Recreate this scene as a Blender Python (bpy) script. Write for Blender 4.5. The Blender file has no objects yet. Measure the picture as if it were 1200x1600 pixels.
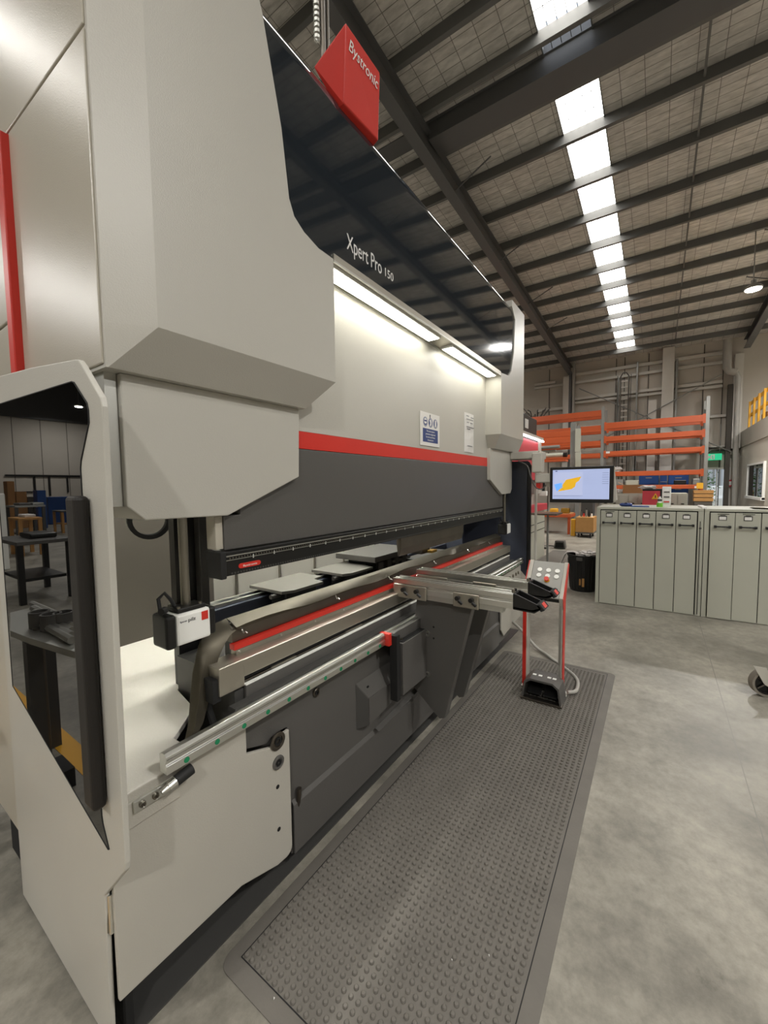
import bpy, bmesh, math, random
from mathutils import Vector, Matrix
random.seed(7)
SC = bpy.context.scene
COL = SC.collection
pi = math.pi

# ---------------------------------------------------------------- camera (1200x1600 frame)
CAM_R = Matrix(((0.56190547, 0.06077689, -0.8249657),
                (-0.82710888, 0.02636062, -0.5614232),
                (-0.01237495, 0.99780323, 0.06508129)))     # columns: camera right, up, back in world space
CAM_H = 1.55
FOC = 628.0
cd = bpy.data.cameras.new('camera'); cam = bpy.data.objects.new('camera', cd); COL.objects.link(cam)
cd.sensor_fit = 'VERTICAL'; cd.sensor_height = 32.0; cd.sensor_width = 24.0
cd.lens = FOC / 1600 * 32.0; cd.clip_start = 0.02; cd.clip_end = 300
cam.matrix_world = Matrix.Translation((0, 0, CAM_H)) @ CAM_R.to_4x4()
SC.camera = cam

# ---------------------------------------------------------------- world, exposure, large lights
SC.view_settings.view_transform = 'Standard'; SC.view_settings.look = 'None'
SC.view_settings.exposure = 0.14; SC.view_settings.gamma = 1.0
SC.view_settings.use_curve_mapping = False
w = bpy.data.worlds.new('world'); SC.world = w; w.use_nodes = True
wn = w.node_tree.nodes; bg = wn['Background']
bg.inputs[0].default_value = (0.80, 0.88, 1.0, 1); bg.inputs[1].default_value = 1.6
SKYLIGHT_STRENGTH = 7.0
LAMP_POWER = 195.0
LED_STRENGTH = 12.0
LAMP_COL = (1.0, 0.98, 0.945)

# ---------------------------------------------------------------- helpers
def at(px, py, x=None, y=None, z=None):
    """the point of a true plane (x, y or z constant) that the photograph shows at a pixel"""
    r = CAM_R @ Vector((px - 600, -(py - 800), -FOC))
    if x is not None: t = x / r.x
    elif y is not None: t = y / r.y
    else: t = (z - CAM_H) / r.z
    return Vector((t * r.x, t * r.y, CAM_H + t * r.z))

def lin(c):
    c = c / 255.0
    return c / 12.92 if c <= 0.04045 else ((c + 0.055) / 1.055) ** 2.4

def mat(name, rgb, rough=0.5, metal=0.0, bump=0.0, bscale=400.0, var=0.0, vscale=6.0, spec=0.5, coat=0.0, emit=None, estr=0.0):
    m = bpy.data.materials.new(name); m.use_nodes = True
    nt = m.node_tree; b = nt.nodes['Principled BSDF']
    c = tuple(lin(v) for v in rgb) + (1,)
    b.inputs['Base Color'].default_value = c
    b.inputs['Roughness'].default_value = rough; b.inputs['Metallic'].default_value = metal
    b.inputs['Specular IOR Level'].default_value = spec
    b.inputs['Coat Weight'].default_value = coat
    if coat: b.inputs['Coat Roughness'].default_value = 0.03
    if emit:
        b.inputs['Emission Color'].default_value = tuple(lin(v) for v in emit) + (1,)
        b.inputs['Emission Strength'].default_value = estr
    if bump or var:
        tc = nt.nodes.new('ShaderNodeTexCoord')
    if bump:
        n = nt.nodes.new('ShaderNodeTexNoise'); n.inputs['Scale'].default_value = bscale; n.inputs['Detail'].default_value = 2
        nt.links.new(tc.outputs['Object'], n.inputs['Vector'])
        bp = nt.nodes.new('ShaderNodeBump'); bp.inputs['Strength'].default_value = bump; bp.inputs['Distance'].default_value = 0.002
        nt.links.new(n.outputs['Fac'], bp.inputs['Height']); nt.links.new(bp.outputs['Normal'], b.inputs['Normal'])
    if var:
        n2 = nt.nodes.new('ShaderNodeTexNoise'); n2.inputs['Scale'].default_value = vscale; n2.inputs['Detail'].default_value = 6
        nt.links.new(tc.outputs['Object'], n2.inputs['Vector'])
        mx = nt.nodes.new('ShaderNodeMix'); mx.data_type = 'RGBA'
        mx.inputs[6].default_value = tuple(v * (1 - var) for v in c[:3]) + (1,)
        mx.inputs[7].default_value = tuple(min(1, v * (1 + var)) for v in c[:3]) + (1,)
        nt.links.new(n2.outputs['Fac'], mx.inputs[0]); nt.links.new(mx.outputs[2], b.inputs['Base Color'])
    return m

M = {}
M['cream'] = mat('cream_paint', (186, 183, 174), 0.36, bump=0.25, bscale=260, var=0.03, vscale=3)
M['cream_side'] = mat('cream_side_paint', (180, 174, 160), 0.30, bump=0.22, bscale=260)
M['cream_panel'] = mat('cream_panel_paint', (180, 176, 166), 0.45, bump=0.25, bscale=300, var=0.03)
M['shelf_white'] = mat('shelf_paint', (214, 211, 202), 0.5, bump=0.3, bscale=120, var=0.03)
M['charcoal'] = mat('charcoal_paint', (86, 84, 81), 0.42, bump=0.25, bscale=260, var=0.04)
M['charcoal_dark'] = mat('dark_charcoal_paint', (66, 65, 63), 0.45, bump=0.2, bscale=260)
M['slate'] = mat('slate_blue_paint', (62, 66, 78), 0.35, bump=0.1)
M['inner_grey'] = mat('inner_grey_paint', (84, 79, 72), 0.6, var=0.06, vscale=2)
M['red'] = mat('red_paint', (205, 48, 36), 0.4, bump=0.1, bscale=300)
M['gloss_black'] = mat('gloss_black_panel', (36, 41, 46), 0.06, spec=0.6, coat=0.35)
M['smoked'] = mat('smoked_glass', (7, 7, 7), 0.01, spec=0.6)
M['black'] = mat('black_plastic', (17, 17, 17), 0.38)
M['black_rubber'] = mat('black_rubber', (24, 24, 24), 0.7)
M['black_brown'] = mat('black_profile', (22, 18, 15), 0.5)
M['alu'] = mat('aluminium', (215, 215, 210), 0.28, 1.0)
M['alu_matt'] = mat('matt_aluminium', (200, 200, 194), 0.4, 1.0, bump=0.1, bscale=200)
M['steel'] = mat('machined_steel', (150, 146, 136), 0.33, 1.0, var=0.14, vscale=12)
M['steel_dark'] = mat('tool_steel', (112, 106, 98), 0.38, 1.0, var=0.2, vscale=10)
M['nickel'] = mat('nickel_beam', (172, 167, 155), 0.36, 0.85, var=0.06, vscale=5)
M['brass'] = mat('brass', (190, 150, 70), 0.35, 1.0)
M['bronze'] = mat('worn_steel_sheet', (84, 79, 68), 0.45, 0.8, var=0.2, vscale=9)
M['console_grey'] = mat('console_grey_paint', (150, 149, 144), 0.4)
M['carriage_grey'] = mat('carriage_grey_paint', (112, 110, 104), 0.45)
M['white'] = mat('white_plastic', (235, 235, 230), 0.5)
M['paper'] = mat('paper', (226, 224, 220), 0.35)
M['green'] = mat('green_sticker', (20, 128, 84), 0.5)
M['orange'] = mat('orange_rack_paint', (192, 88, 46), 0.4, var=0.06, vscale=3)
M['galv'] = mat('galvanised_steel', (150, 150, 146), 0.5, 0.6, var=0.1, vscale=8)
M['yellow'] = mat('yellow_paint', (222, 164, 40), 0.5)
M['blue'] = mat('blue_paint', (30, 74, 140), 0.45)
M['locker'] = mat('locker_paint', (178, 178, 164), 0.45, bump=0.15, bscale=300, var=0.03, vscale=4)
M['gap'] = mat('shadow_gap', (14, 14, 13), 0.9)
M['wood'] = mat('plywood', (176, 130, 74), 0.65, var=0.15, vscale=9)
M['card'] = mat('cardboard', (160, 116, 72), 0.8, var=0.08)
M['cloth'] = mat('white_rag', (212, 208, 204), 0.9, bump=0.3, bscale=60)
M['wallp'] = mat('wall_paint', (186, 179, 168), 0.75, var=0.07, vscale=1.2, bump=0.15, bscale=30)
M['wallw'] = mat('white_steel_paint', (200, 196, 188), 0.55, var=0.05)
M['roofsteel'] = mat('roof_steel_paint', (92, 92, 92), 0.5, var=0.08, vscale=2)
M['purlin'] = mat('purlin_steel', (104, 104, 102), 0.5, 0.3, var=0.12, vscale=3)
M['pipe'] = mat('grey_pipe', (165, 162, 155), 0.5)
M['tyre'] = mat('grey_tyre', (120, 114, 104), 0.6)
M['ink'] = mat('blue_ink', (38, 60, 120), 0.5)
M['greytext'] = mat('grey_print', (120, 120, 126), 0.6)
M['plant'] = mat('leaf_green', (70, 110, 50), 0.7, var=0.4, vscale=14)
M['pink'] = mat('faded_red_paint', (196, 60, 72), 0.45)
M['led'] = mat('led_diffuser', (255, 255, 250), 0.5, emit=(255, 252, 238), estr=LED_STRENGTH)
M['fill_rear'] = mat('fill_glow_rear', (255, 255, 250), 0.5, emit=(255, 253, 242), estr=95)  # glow of the added fill strips behind the ram
M['led2'] = mat('led_diffuser_far', (255, 255, 250), 0.5, emit=(255, 240, 244), estr=6)
M['lampglow'] = mat('lamp_lens', (255, 255, 250), 0.5, emit=(255, 250, 235), estr=40)
M['skylight'] = mat('skylight_sheet', (240, 240, 240), 0.6)

def facade(m, rgb, strength):
    nt = m.node_tree; b = nt.nodes['Principled BSDF']
    b.inputs['Emission Color'].default_value = tuple(lin(v) for v in rgb) + (1,); b.inputs['Emission Strength'].default_value = strength
facade(M['skylight'], (255, 252, 246), SKYLIGHT_STRENGTH)

def nodes_floor():
    m = bpy.data.materials.new('polished_concrete'); m.use_nodes = True
    nt = m.node_tree; b = nt.nodes['Principled BSDF']; N = nt.nodes.new; L = nt.links.new
    tc = N('ShaderNodeTexCoord')
    n1 = N('ShaderNodeTexNoise'); n1.inputs['Scale'].default_value = 1.6; n1.inputs['Detail'].default_value = 9; n1.inputs['Roughness'].default_value = 0.62
    n2 = N('ShaderNodeTexNoise'); n2.inputs['Scale'].default_value = 14; n2.inputs['Detail'].default_value = 8; n2.inputs['Roughness'].default_value = 0.7
    n3 = N('ShaderNodeTexNoise'); n3.inputs['Scale'].default_value = 160; n3.inputs['Detail'].default_value = 2
    for n in (n1, n2, n3): L(tc.outputs['Object'], n.inputs['Vector'])
    r1 = N('ShaderNodeValToRGB'); r1.color_ramp.elements[0].position = 0.38; r1.color_ramp.elements[1].position = 0.62
    r1.color_ramp.elements[0].color = tuple(lin(v) for v in (124, 120, 110)) + (1,); r1.color_ramp.elements[1].color = tuple(lin(v) for v in (160, 155, 143)) + (1,)
    L(n1.outputs['Fac'], r1.inputs['Fac'])
    r2 = N('ShaderNodeValToRGB'); r2.color_ramp.elements[0].position = 0.30; r2.color_ramp.elements[1].position = 0.62
    r2.color_ramp.elements[0].color = (0.52, 0.52, 0.51, 1); r2.color_ramp.elements[1].color = (1, 1, 1, 1)
    L(n2.outputs['Fac'], r2.inputs['Fac'])
    mx = N('ShaderNodeMix'); mx.data_type = 'RGBA'; mx.blend_type = 'MULTIPLY'; mx.inputs[0].default_value = 0.8
    L(r1.outputs['Color'], mx.inputs[6]); L(r2.outputs['Color'], mx.inputs[7])
    # sawn control joints every 6 m
    sx = N('ShaderNodeSeparateXYZ'); L(tc.outputs['Object'], sx.inputs[0])
    mo = N('ShaderNodeMath'); mo.operation = 'PINGPONG'; mo.inputs[1].default_value = 3.0
    ad = N('ShaderNodeMath'); ad.operation = 'ADD'; ad.inputs[1].default_value = 0.42
    L(sx.outputs['Y'], ad.inputs[0]); L(ad.outputs[0], mo.inputs[0])
    # small dark scuffs
    n4 = N('ShaderNodeTexNoise'); n4.inputs['Scale'].default_value = 3.1; n4.inputs['Detail'].default_value = 12; n4.inputs['Roughness'].default_value = 0.8
    L(tc.outputs['Object'], n4.inputs['Vector'])
    r4 = N('ShaderNodeValToRGB'); r4.color_ramp.elements[0].position = 0.30; r4.color_ramp.elements[1].position = 0.40
    r4.color_ramp.elements[0].color = (0.45, 0.43, 0.40, 1); r4.color_ramp.elements[1].color = (1, 1, 1, 1)
    L(n4.outputs['Fac'], r4.inputs['Fac'])
    m4 = N('ShaderNodeMix'); m4.data_type = 'RGBA'; m4.blend_type = 'MULTIPLY'; m4.inputs[0].default_value = 0.7
    L(mx.outputs[2], m4.inputs[6]); L(r4.outputs['Color'], m4.inputs[7])
    lt = N('ShaderNodeMath'); lt.operation = 'LESS_THAN'; lt.inputs[1].default_value = 0.0025; L(mo.outputs[0], lt.inputs[0])
    mj = N('ShaderNodeMix'); mj.data_type = 'RGBA'; mj.inputs[7].default_value = (0.17, 0.16, 0.14, 1)
    L(lt.outputs[0], mj.inputs[0]); L(m4.outputs[2], mj.inputs[6]); L(mj.outputs[2], b.inputs['Base Color'])
    mr = N('ShaderNodeMapRange'); mr.inputs[3].default_value = 0.34; mr.inputs[4].default_value = 0.6
    L(n2.outputs['Fac'], mr.inputs[0]); L(mr.outputs[0], b.inputs['Roughness'])
    bp = N('ShaderNodeBump'); bp.inputs['Strength'].default_value = 0.12; bp.inputs['Distance'].default_value = 0.002
    L(n3.outputs['Fac'], bp.inputs['Height']); L(bp.outputs['Normal'], b.inputs['Normal'])
    return m
M['floor'] = nodes_floor()

def nodes_insulation():
    """foil faced blanket sagging over a wire mesh"""
    m = bpy.data.materials.new('roof_blanket'); m.use_nodes = True
    nt = m.node_tree; b = nt.nodes['Principled BSDF']; N = nt.nodes.new; L = nt.links.new
    tc = N('ShaderNodeTexCoord')
    br = N('ShaderNodeTexBrick'); br.offset = 0.0; br.inputs['Scale'].default_value = 1.0
    br.inputs['Brick Width'].default_value = 0.155; br.inputs['Row Height'].default_value = 0.31; br.inputs['Mortar Size'].default_value = 0.006
    br.inputs['Mortar Smooth'].default_value = 0.3
    br.inputs['Color1'].default_value = tuple(lin(v) for v in (222, 218, 211)) + (1,)
    br.inputs['Color2'].default_value = tuple(lin(v) for v in (208, 204, 197)) + (1,)
    br.inputs['Mortar'].default_value = tuple(lin(v) for v in (140, 135, 128)) + (1,)
    L(tc.outputs['Object'], br.inputs['Vector'])
    n1 = N('ShaderNodeTexNoise'); n1.inputs['Scale'].default_value = 5; n1.inputs['Detail'].default_value = 7
    mp = N('ShaderNodeMapping'); mp.inputs['Scale'].default_value = (3.0, 1.0, 1.0); L(tc.outputs['Object'], mp.inputs[0]); L(mp.outputs[0], n1.inputs['Vector'])
    mr = N('ShaderNodeMapRange'); mr.inputs[1].default_value = 0.3; mr.inputs[2].default_value = 0.7; mr.inputs[3].default_value = 0.66; mr.inputs[4].default_value = 1.0
    L(n1.outputs['Fac'], mr.inputs[0])
    mx = N('ShaderNodeMix'); mx.data_type = 'RGBA'; mx.blend_type = 'MULTIPLY'; mx.inputs[0].default_value = 1.0
    L(br.outputs['Color'], mx.inputs[6]); L(mr.outputs[0], mx.inputs[7]); L(mx.outputs[2], b.inputs['Base Color'])
    b.inputs['Roughness'].default_value = 0.55; b.inputs['Metallic'].default_value = 0.0
    bp = N('ShaderNodeBump'); bp.inputs['Strength'].default_value = 0.7; bp.inputs['Distance'].default_value = 0.04
    L(n1.outputs['Fac'], bp.inputs['Height']); L(bp.outputs['Normal'], b.inputs['Normal'])
    return m
M['blanket'] = nodes_insulation()

def nodes_rubber():
    m = mat('mat_rubber', (104, 100, 94), 0.62, bump=0.3, bscale=90, var=0.18, vscale=7, spec=0.25)
    return m
M['rubber_mat'] = nodes_rubber()

# ------------------------------------------------ mesh building
class MB:
    def __init__(s): s.bm = bmesh.new()
    def box(s, x0, x1, y0, y1, z0, z1):
        v = [s.bm.verts.new((x, y, z)) for x in (x0, x1) for y in (y0, y1) for z in (z0, z1)]
        for f in ((0,1,3,2),(4,6,7,5),(0,4,5,1),(2,3,7,6),(0,2,6,4),(1,5,7,3)): s.bm.faces.new([v[i] for i in f])
        return s
    def hull(s, pts_a, pts_b):
        """loft between two loops with the same number of points, capped"""
        a = [s.bm.verts.new(p) for p in pts_a]; b = [s.bm.verts.new(p) for p in pts_b]; n = len(a)
        s.bm.faces.new(a); s.bm.faces.new(list(reversed(b)))
        for i in range(n): s.bm.faces.new((a[i], b[i], b[(i+1) % n], a[(i+1) % n]))
        return s
    def loops(s, loops, cap=True):
        L = [[s.bm.verts.new(p) for p in l] for l in loops]; n = len(L[0])
        for a, b in zip(L, L[1:]):
            for i in range(n): s.bm.faces.new((a[i], b[i], b[(i+1) % n], a[(i+1) % n]))
        if cap: s.bm.faces.new(L[0]); s.bm.faces.new(list(reversed(L[-1])))
        return s
    def py(s, xz, y0, y1):          # polygon in the xz plane, extruded along y
        return s.hull([(x, y0, z) for x, z in xz], [(x, y1, z) for x, z in xz])
    def px(s, yz, x0, x1):
        return s.hull([(x0, y, z) for y, z in yz], [(x1, y, z) for y, z in yz])
    def pz(s, xy, z0, z1):
        return s.hull([(x, y, z0) for x, y in xy], [(x, y, z1) for x, y in xy])
    def cyl(s, a, b, r, r2=None, n=16, cap=True):
        a = Vector(a); b = Vector(b); r2 = r if r2 is None else r2
        d = (b - a).normalized(); u = d.orthogonal().normalized(); v = d.cross(u)
        A = [a + (u*math.cos(2*pi*i/n) + v*math.sin(2*pi*i/n))*r for i in range(n)]
        B = [b + (u*math.cos(2*pi*i/n) + v*math.sin(2*pi*i/n))*r2 for i in range(n)]
        s.loops([A, B], cap); return s
    def ring(s, c, axis, r0, r1, h, n=24):
        c = Vector(c); d = Vector(axis).normalized(); u = d.orthogonal().normalized(); v = d.cross(u)
        def lp(r, o): return [c + d*o + (u*math.cos(2*pi*i/n) + v*math.sin(2*pi*i/n))*r for i in range(n)]
        ls = [[s.bm.verts.new(p) for p in lp(*q)] for q in ((r0, 0), (r1, 0), (r1, h), (r0, h))]
        for k in range(4):
            a, b = ls[k], ls[(k+1) % 4]
            for i in range(n): s.bm.faces.new((a[i], b[i], b[(i+1) % n], a[(i+1) % n]))
        return s
    def tube(s, pts, r, n=10):
        pts = [Vector(p) for p in pts]; L = []
        u = None
        for i, p in enumerate(pts):
            d = (pts[min(i+1, len(pts)-1)] - pts[max(i-1, 0)]).normalized()
            if u is None: u = d.orthogonal().normalized()
            u = (u - d*u.dot(d)).normalized(); v = d.cross(u)
            L.append([p + (u*math.cos(2*pi*k/n) + v*math.sin(2*pi*k/n))*r for k in range(n)])
        return s.loops(L)
    def dome(s, c, r, h, n=10, rings=3):
        L = []
        for q, e in ((1.0, 0), (.97, .52), (.70, .88)):
            L.append([(c[0]+r*q*math.cos(2*pi*i/n), c[1]+r*q*math.sin(2*pi*i/n), c[2]+h*e) for i in range(n)])
        V = [[s.bm.verts.new(p) for p in l] for l in L]; top = s.bm.verts.new((c[0], c[1], c[2]+h))
        for a, b in zip(V, V[1:]):
            for i in range(n): s.bm.faces.new((a[i], a[(i+1) % n], b[(i+1) % n], b[i]))
        for i in range(n): s.bm.faces.new((V[-1][i], V[-1][(i+1) % n], top))
        return s
    def build(s, name, m, parent=None, bevel=0.0, smooth=False, seg=2, label=None, origin=None):
        bmesh.ops.recalc_face_normals(s.bm, faces=s.bm.faces)
        me = bpy.data.meshes.new(name)
        off = Vector(origin) if origin is not None else (world_loc(parent) if parent else Vector((0, 0, 0)))
        bmesh.ops.translate(s.bm, verts=s.bm.verts, vec=-off)
        s.bm.to_mesh(me); s.bm.free()
        me.materials.append(M[m] if isinstance(m, str) else m)
        o = bpy.data.objects.new(name, me); COL.objects.link(o)
        if parent: o.parent = parent; o.location = off - world_loc(parent)
        else: o.location = off
        if smooth:
            for p in me.polygons: p.use_smooth = True
            me.set_sharp_from_angle(angle=math.radians(38))
        if bevel:
            b = o.modifiers.new('bevel', 'BEVEL'); b.width = bevel; b.segments = seg; b.limit_method = 'ANGLE'; b.angle_limit = math.radians(25)
            b.harden_normals = False
        if label: o['label'] = label
        return o

def world_loc(o):
    v = Vector((0, 0, 0))
    while o is not None: v += Vector(o.location); o = o.parent
    return v
def tag(o, label, cat, group=None, kind=None):
    o['label'] = label; o['category'] = cat
    if group: o['group'] = group
    if kind: o['kind'] = kind
    return o
def thing(name, label, cat, loc=(0, 0, 0), group=None):
    o = bpy.data.objects.new(name, None); COL.objects.link(o); o.location = loc; o.empty_display_size = 0.1
    return tag(o, label, cat, group)
def struct(o): o['kind'] = 'structure'; return o
def copy_tree(o, parent=None, root=True):
    c = o.copy(); COL.objects.link(c)
    if parent: c.parent = parent
    for ch in [k for k in COL.objects if k.parent == o]: copy_tree(ch, c, False)
    return c
def text(s, size, loc, rot, name, m, parent, ext=0.0006, width=None, align='LEFT', height=None):
    cu = bpy.data.curves.new(name, 'FONT'); cu.body = s; cu.size = size; cu.extrude = ext; cu.align_x = align; cu.resolution_u = 3
    t = bpy.data.objects.new(name, cu); COL.objects.link(t)
    bpy.context.view_layer.update()
    dg = bpy.context.evaluated_depsgraph_get()
    me = bpy.data.meshes.new_from_object(t.evaluated_get(dg)); bpy.data.objects.remove(t); bpy.data.curves.remove(cu)
    xs = [v.co.x for v in me.vertices]; w0 = max(xs) - min(xs); sx = (width / w0) if width else 1.0
    ys = [v.co.y for v in me.vertices]; sy = (height / (max(ys)-min(ys))) if height else 1.0
    mat4 = Matrix.Translation(Vector(loc) - world_loc(parent)) @ rot.to_4x4() @ Matrix.Diagonal((sx, sy, 1, 1))
    me.transform(mat4); me.materials.clear(); me.materials.append(M[m])
    o = bpy.data.objects.new(name, me); COL.objects.link(o); o.parent = parent
    return o
FACE_MY = Matrix(((1, 0, 0), (0, 0, -1), (0, 1, 0)))       # text on a face that looks toward -y
FACE_MX = Matrix(((0, 0, -1), (-1, 0, 0), (0, 1, 0)))      # text on a face that looks toward -x

# ================================================================ LARGE STRUCTURE
XW = 20.0; K = XW / 17.5                    # far wall
def zroof(x): return 6.864 + 0.05 * (XW - x)
X0, Y0, Y1 = -12.0, -16.0, 26.0
floor = struct(MB().box(X0, XW, Y0, Y1, -0.2, 0.0).build('floor', 'floor'))

# ceiling: blanket between purlins, skylight strip
SKY = [(0.87, 1.48), (-6.6, -5.9), (7.4, 8.0), (15.0, 15.6)]
purl = [-11.5 + 1.11 * i for i in range(16)] + [K * v for v in (5.95, 6.77, 7.76, 8.75, 9.75, 10.75, 11.65, 12.6, 13.55, 14.5, 15.5, 16.6)]
purl = sorted([p for p in purl if not (5.5 < p < 6.78)] + [5.95])
m = MB()
ycuts = [Y0] + [v for s in sorted(SKY) for v in s] + [Y1]
for i in range(0, len(ycuts), 2):
    ya, yb = ycuts[i], ycuts[i+1]
    m.hull([(X0, ya, zroof(X0)), (XW, ya, zroof(XW)), (XW, yb, zroof(XW)), (X0, yb, zroof(X0))],
           [(X0, ya, zroof(X0)+0.1), (XW, ya, zroof(XW)+0.1), (XW, yb, zroof(XW)+0.1), (X0, yb, zroof(X0)+0.1)])
for (ya, yb) in SKY:      # dark closing pieces at the two ends of each strip
    m.hull([(18.95, ya, zroof(18.95)), (XW, ya, zroof(XW)), (XW, yb, zroof(XW)), (18.95, yb, zroof(18.95))],
           [(18.95, ya, zroof(18.95)+.1), (XW, ya, zroof(XW)+.1), (XW, yb, zroof(XW)+.1), (18.95, yb, zroof(18.95)+.1)])
ceiling = struct(m.build('ceiling', 'blanket'))
xs = sorted(purl)
for (ya, yb) in SKY:
    for xa, xb in zip(xs, xs[1:]):
        if xa > 18.9: break
        if 5.9 < xa < 6.7: continue
        xb = min(xb, 18.95)
        # corrugated translucent sheet
        mm = MB(); n = 16
        top = []; bot = []
        for k in range(n + 1):
            yy = ya + (yb - ya) * k / n; d = 0.03 if k % 4 in (0, 1) else 0.0
            top.append((yy, 0.04 + d)); bot.append((yy, 0.03 + d))
        a = [(xa, y, zroof(xa) + z) for y, z in top] + [(xa, y, zroof(xa) + z) for y, z in reversed(bot)]
        b = [(xb, y, zroof(xb) + z) for y, z in top] + [(xb, y, zroof(xb) + z) for y, z in reversed(bot)]
        mm.hull(a, b).build('skylight_panel', 'skylight', ceiling)
# purlins: lipped C sections, each a part
for x in purl:
    z = zroof(x); d = 0.17; t = 0.012; f = 0.07
    yz = None
    mm = MB()
    pr = [(0, 0), (0, -d), (f, -d), (f, -d+0.02), (t, -d+t), (t, -t), (f, -t), (f, 0)]
    mm.hull([(x+a, Y0, z+b-0.004) for a, b in pr], [(x+a, Y1, z+b-0.004) for a, b in pr])
    mm.build('purlin', 'purlin', ceiling)
# wire mesh lines under the skylight sheets
mm = MB()
for k in range(1, 5):
    yy = 0.87 + 0.61 * k / 5
    mm.hull([(3, yy, zroof(3)), (18.9, yy, zroof(18.9)), (18.9, yy+.009, zroof(18.9)), (3, yy+.009, zroof(3))],
            [(3, yy, zroof(3)+.004), (18.9, yy, zroof(18.9)+.004), (18.9, yy+.009, zroof(18.9)+.004), (3, yy+.009, zroof(3)+.004)])
x = 3.0
while x < 18.9:
    mm.box(x, x+.009, 0.87, 1.48, zroof(x)-.002, zroof(x)+.003); x += 0.3
for s in (0.87, 1.48):
    mm.hull([(3, s-.006, zroof(3)-.03), (18.9, s-.006, zroof(18.9)-.03), (18.9, s+.006, zroof(18.9)-.03), (3, s+.006, zroof(3)-.03)],
            [(3, s-.006, zroof(3)+.01), (18.9, s-.006, zroof(18.9)+.01), (18.9, s+.006, zroof(18.9)+.01), (3, s+.006, zroof(3)+.01)])
mm.build('safety_mesh', 'purlin', ceiling)
# rafters running to the far wall: I sections on the columns
def ibeam_x(y, x0, x1, z0f, z1f, w, tf=0.016, tw=0.012):
    mm = MB()
    for a, b, lo, hi in ((-w/2, w/2, z0f, lambda x: z0f(x)+tf), (-tw/2, tw/2, lambda x: z0f(x)+tf, lambda x: z1f(x)-tf), (-w/2, w/2, lambda x: z1f(x)-tf, z1f)):
        mm.hull([(x0, y+a, lo(x0)), (x0, y+b, lo(x0)), (x0, y+b, hi(x0)), (x0, y+a, hi(x0))],
                [(x1, y+a, lo(x1)), (x1, y+b, lo(x1)), (x1, y+b, hi(x1)), (x1, y+a, hi(x1))])
    return mm
ra_y = 3.34
for y in (ra_y, -2.55, -8.5):
    ibeam_x(y, X0, XW-0.2, lambda x: 6.37 + 0.046*(XW-x), lambda x: zroof(x) - 0.175, 0.19).build('rafter', 'roofsteel', ceiling)
# cross girder with packing, seen large near the top of the picture
mm = MB(); zg = zroof(6.3)
mm.box(6.27, 6.75, Y0, Y1, zg-0.015, zg+.09).build('packing', 'roofsteel', ceiling)
MB().box(6.30, 6.34, -2.55, 3.3, zg-0.26, zg-0.015).box(6.30, 6.72, -2.55, 3.3, zg-0.275, zg-0.26).build('cross_girder', 'roofsteel', ceiling)
# fly braces from rafter to purlins
for x in (7.3, 9.9, 12.4, 14.6):
    MB().cyl((x, ra_y-0.08, 6.45+0.046*(XW-x)), (x, ra_y-0.75, zroof(x)-0.16), 0.014, n=6).build('fly_brace', 'roofsteel', ceiling)
    MB().cyl((x, -2.55+0.08, 6.45+0.046*(XW-x)), (x, -2.55+0.75, zroof(x)-0.16), 0.014, n=6).build('fly_brace', 'roofsteel', ceiling)
# bridging rod parallel to the skylight
mm = MB(); yb = -0.42
mm.hull([(3.5, yb, zroof(3.5)-.12), (19, yb, zroof(19)-.12), (19, yb+.03, zroof(19)-.12), (3.5, yb+.03, zroof(3.5)-.12)],
        [(3.5, yb, zroof(3.5)-.09), (19, yb, zroof(19)-.09), (19, yb+.03, zroof(19)-.09), (3.5, yb+.03, zroof(3.5)-.09)])
mm.build('bridging_bar', 'purlin', ceiling)

# ------------------------------------------------ walls
ZT = 8.6
# far wall with a door opening
dl = at(1104, 760, x=XW).y; dr = at(1137, 760, x=XW).y; dh = at(1130, 733, x=XW).z
m = MB().box(XW, XW+0.2, dl, Y1, 0, ZT).box(XW, XW+0.2, Y0, dr, 0, ZT).box(XW, XW+0.2, dr, dl, dh, ZT)
wall_far = struct(m.build('wall_far', 'wallp'))
wall_left = struct(MB().box(X0, XW, Y1, Y1+0.2, 0, ZT).build('wall_left', 'wallp'))
wall_right = struct(MB().box(X0, XW, Y0-0.2, Y0, 0, ZT).build('wall_right', 'wallp'))
wall_back = struct(MB().box(X0-0.2, X0, Y0, Y1, 0, ZT).build('wall_back', 'wallp'))
def wbox(pxa, pya, pxb, pyb, x, t=0.1, mb=None):
    """box on a true plane x: corners read at two pixels, depth t behind it"""
    a = at(pxa, pya, x=x); b = at(pxb, pyb, x=x)
    return (mb or MB()).box(x, x+t, min(a.y, b.y), max(a.y, b.y), min(a.z, b.z), max(a.z, b.z))
# girts (horizontal rails) on the far wall
def girt(pxa, pya, pxb, h, name='wall_girt', m='wallw', t=0.12, x=XW-0.13):
    a = at(pxa, pya, x=x); b = at(pxb, pya, x=x)
    return MB().box(x, x+t, min(a.y, b.y), max(a.y, b.y), a.z-h/2, a.z+h/2).build(name, m, wall_far, bevel=0.006)
for (xa, ya, xb, h) in ((835, 607, 1140, 0.10), (895, 586, 1128, 0.12), (835, 601.5, 868, 0.12), (893, 624, 1128, 0.11), (893, 630, 1128, 0.10), (893, 669, 1140, 0.10), (840, 642, 880, 0.12), (905, 708.5, 1145, 0.05)):
    girt(xa, ya, xb, h)
girt(905, 713, 1148, 0.10, 'dark_rail', 'charcoal_dark')
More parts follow.
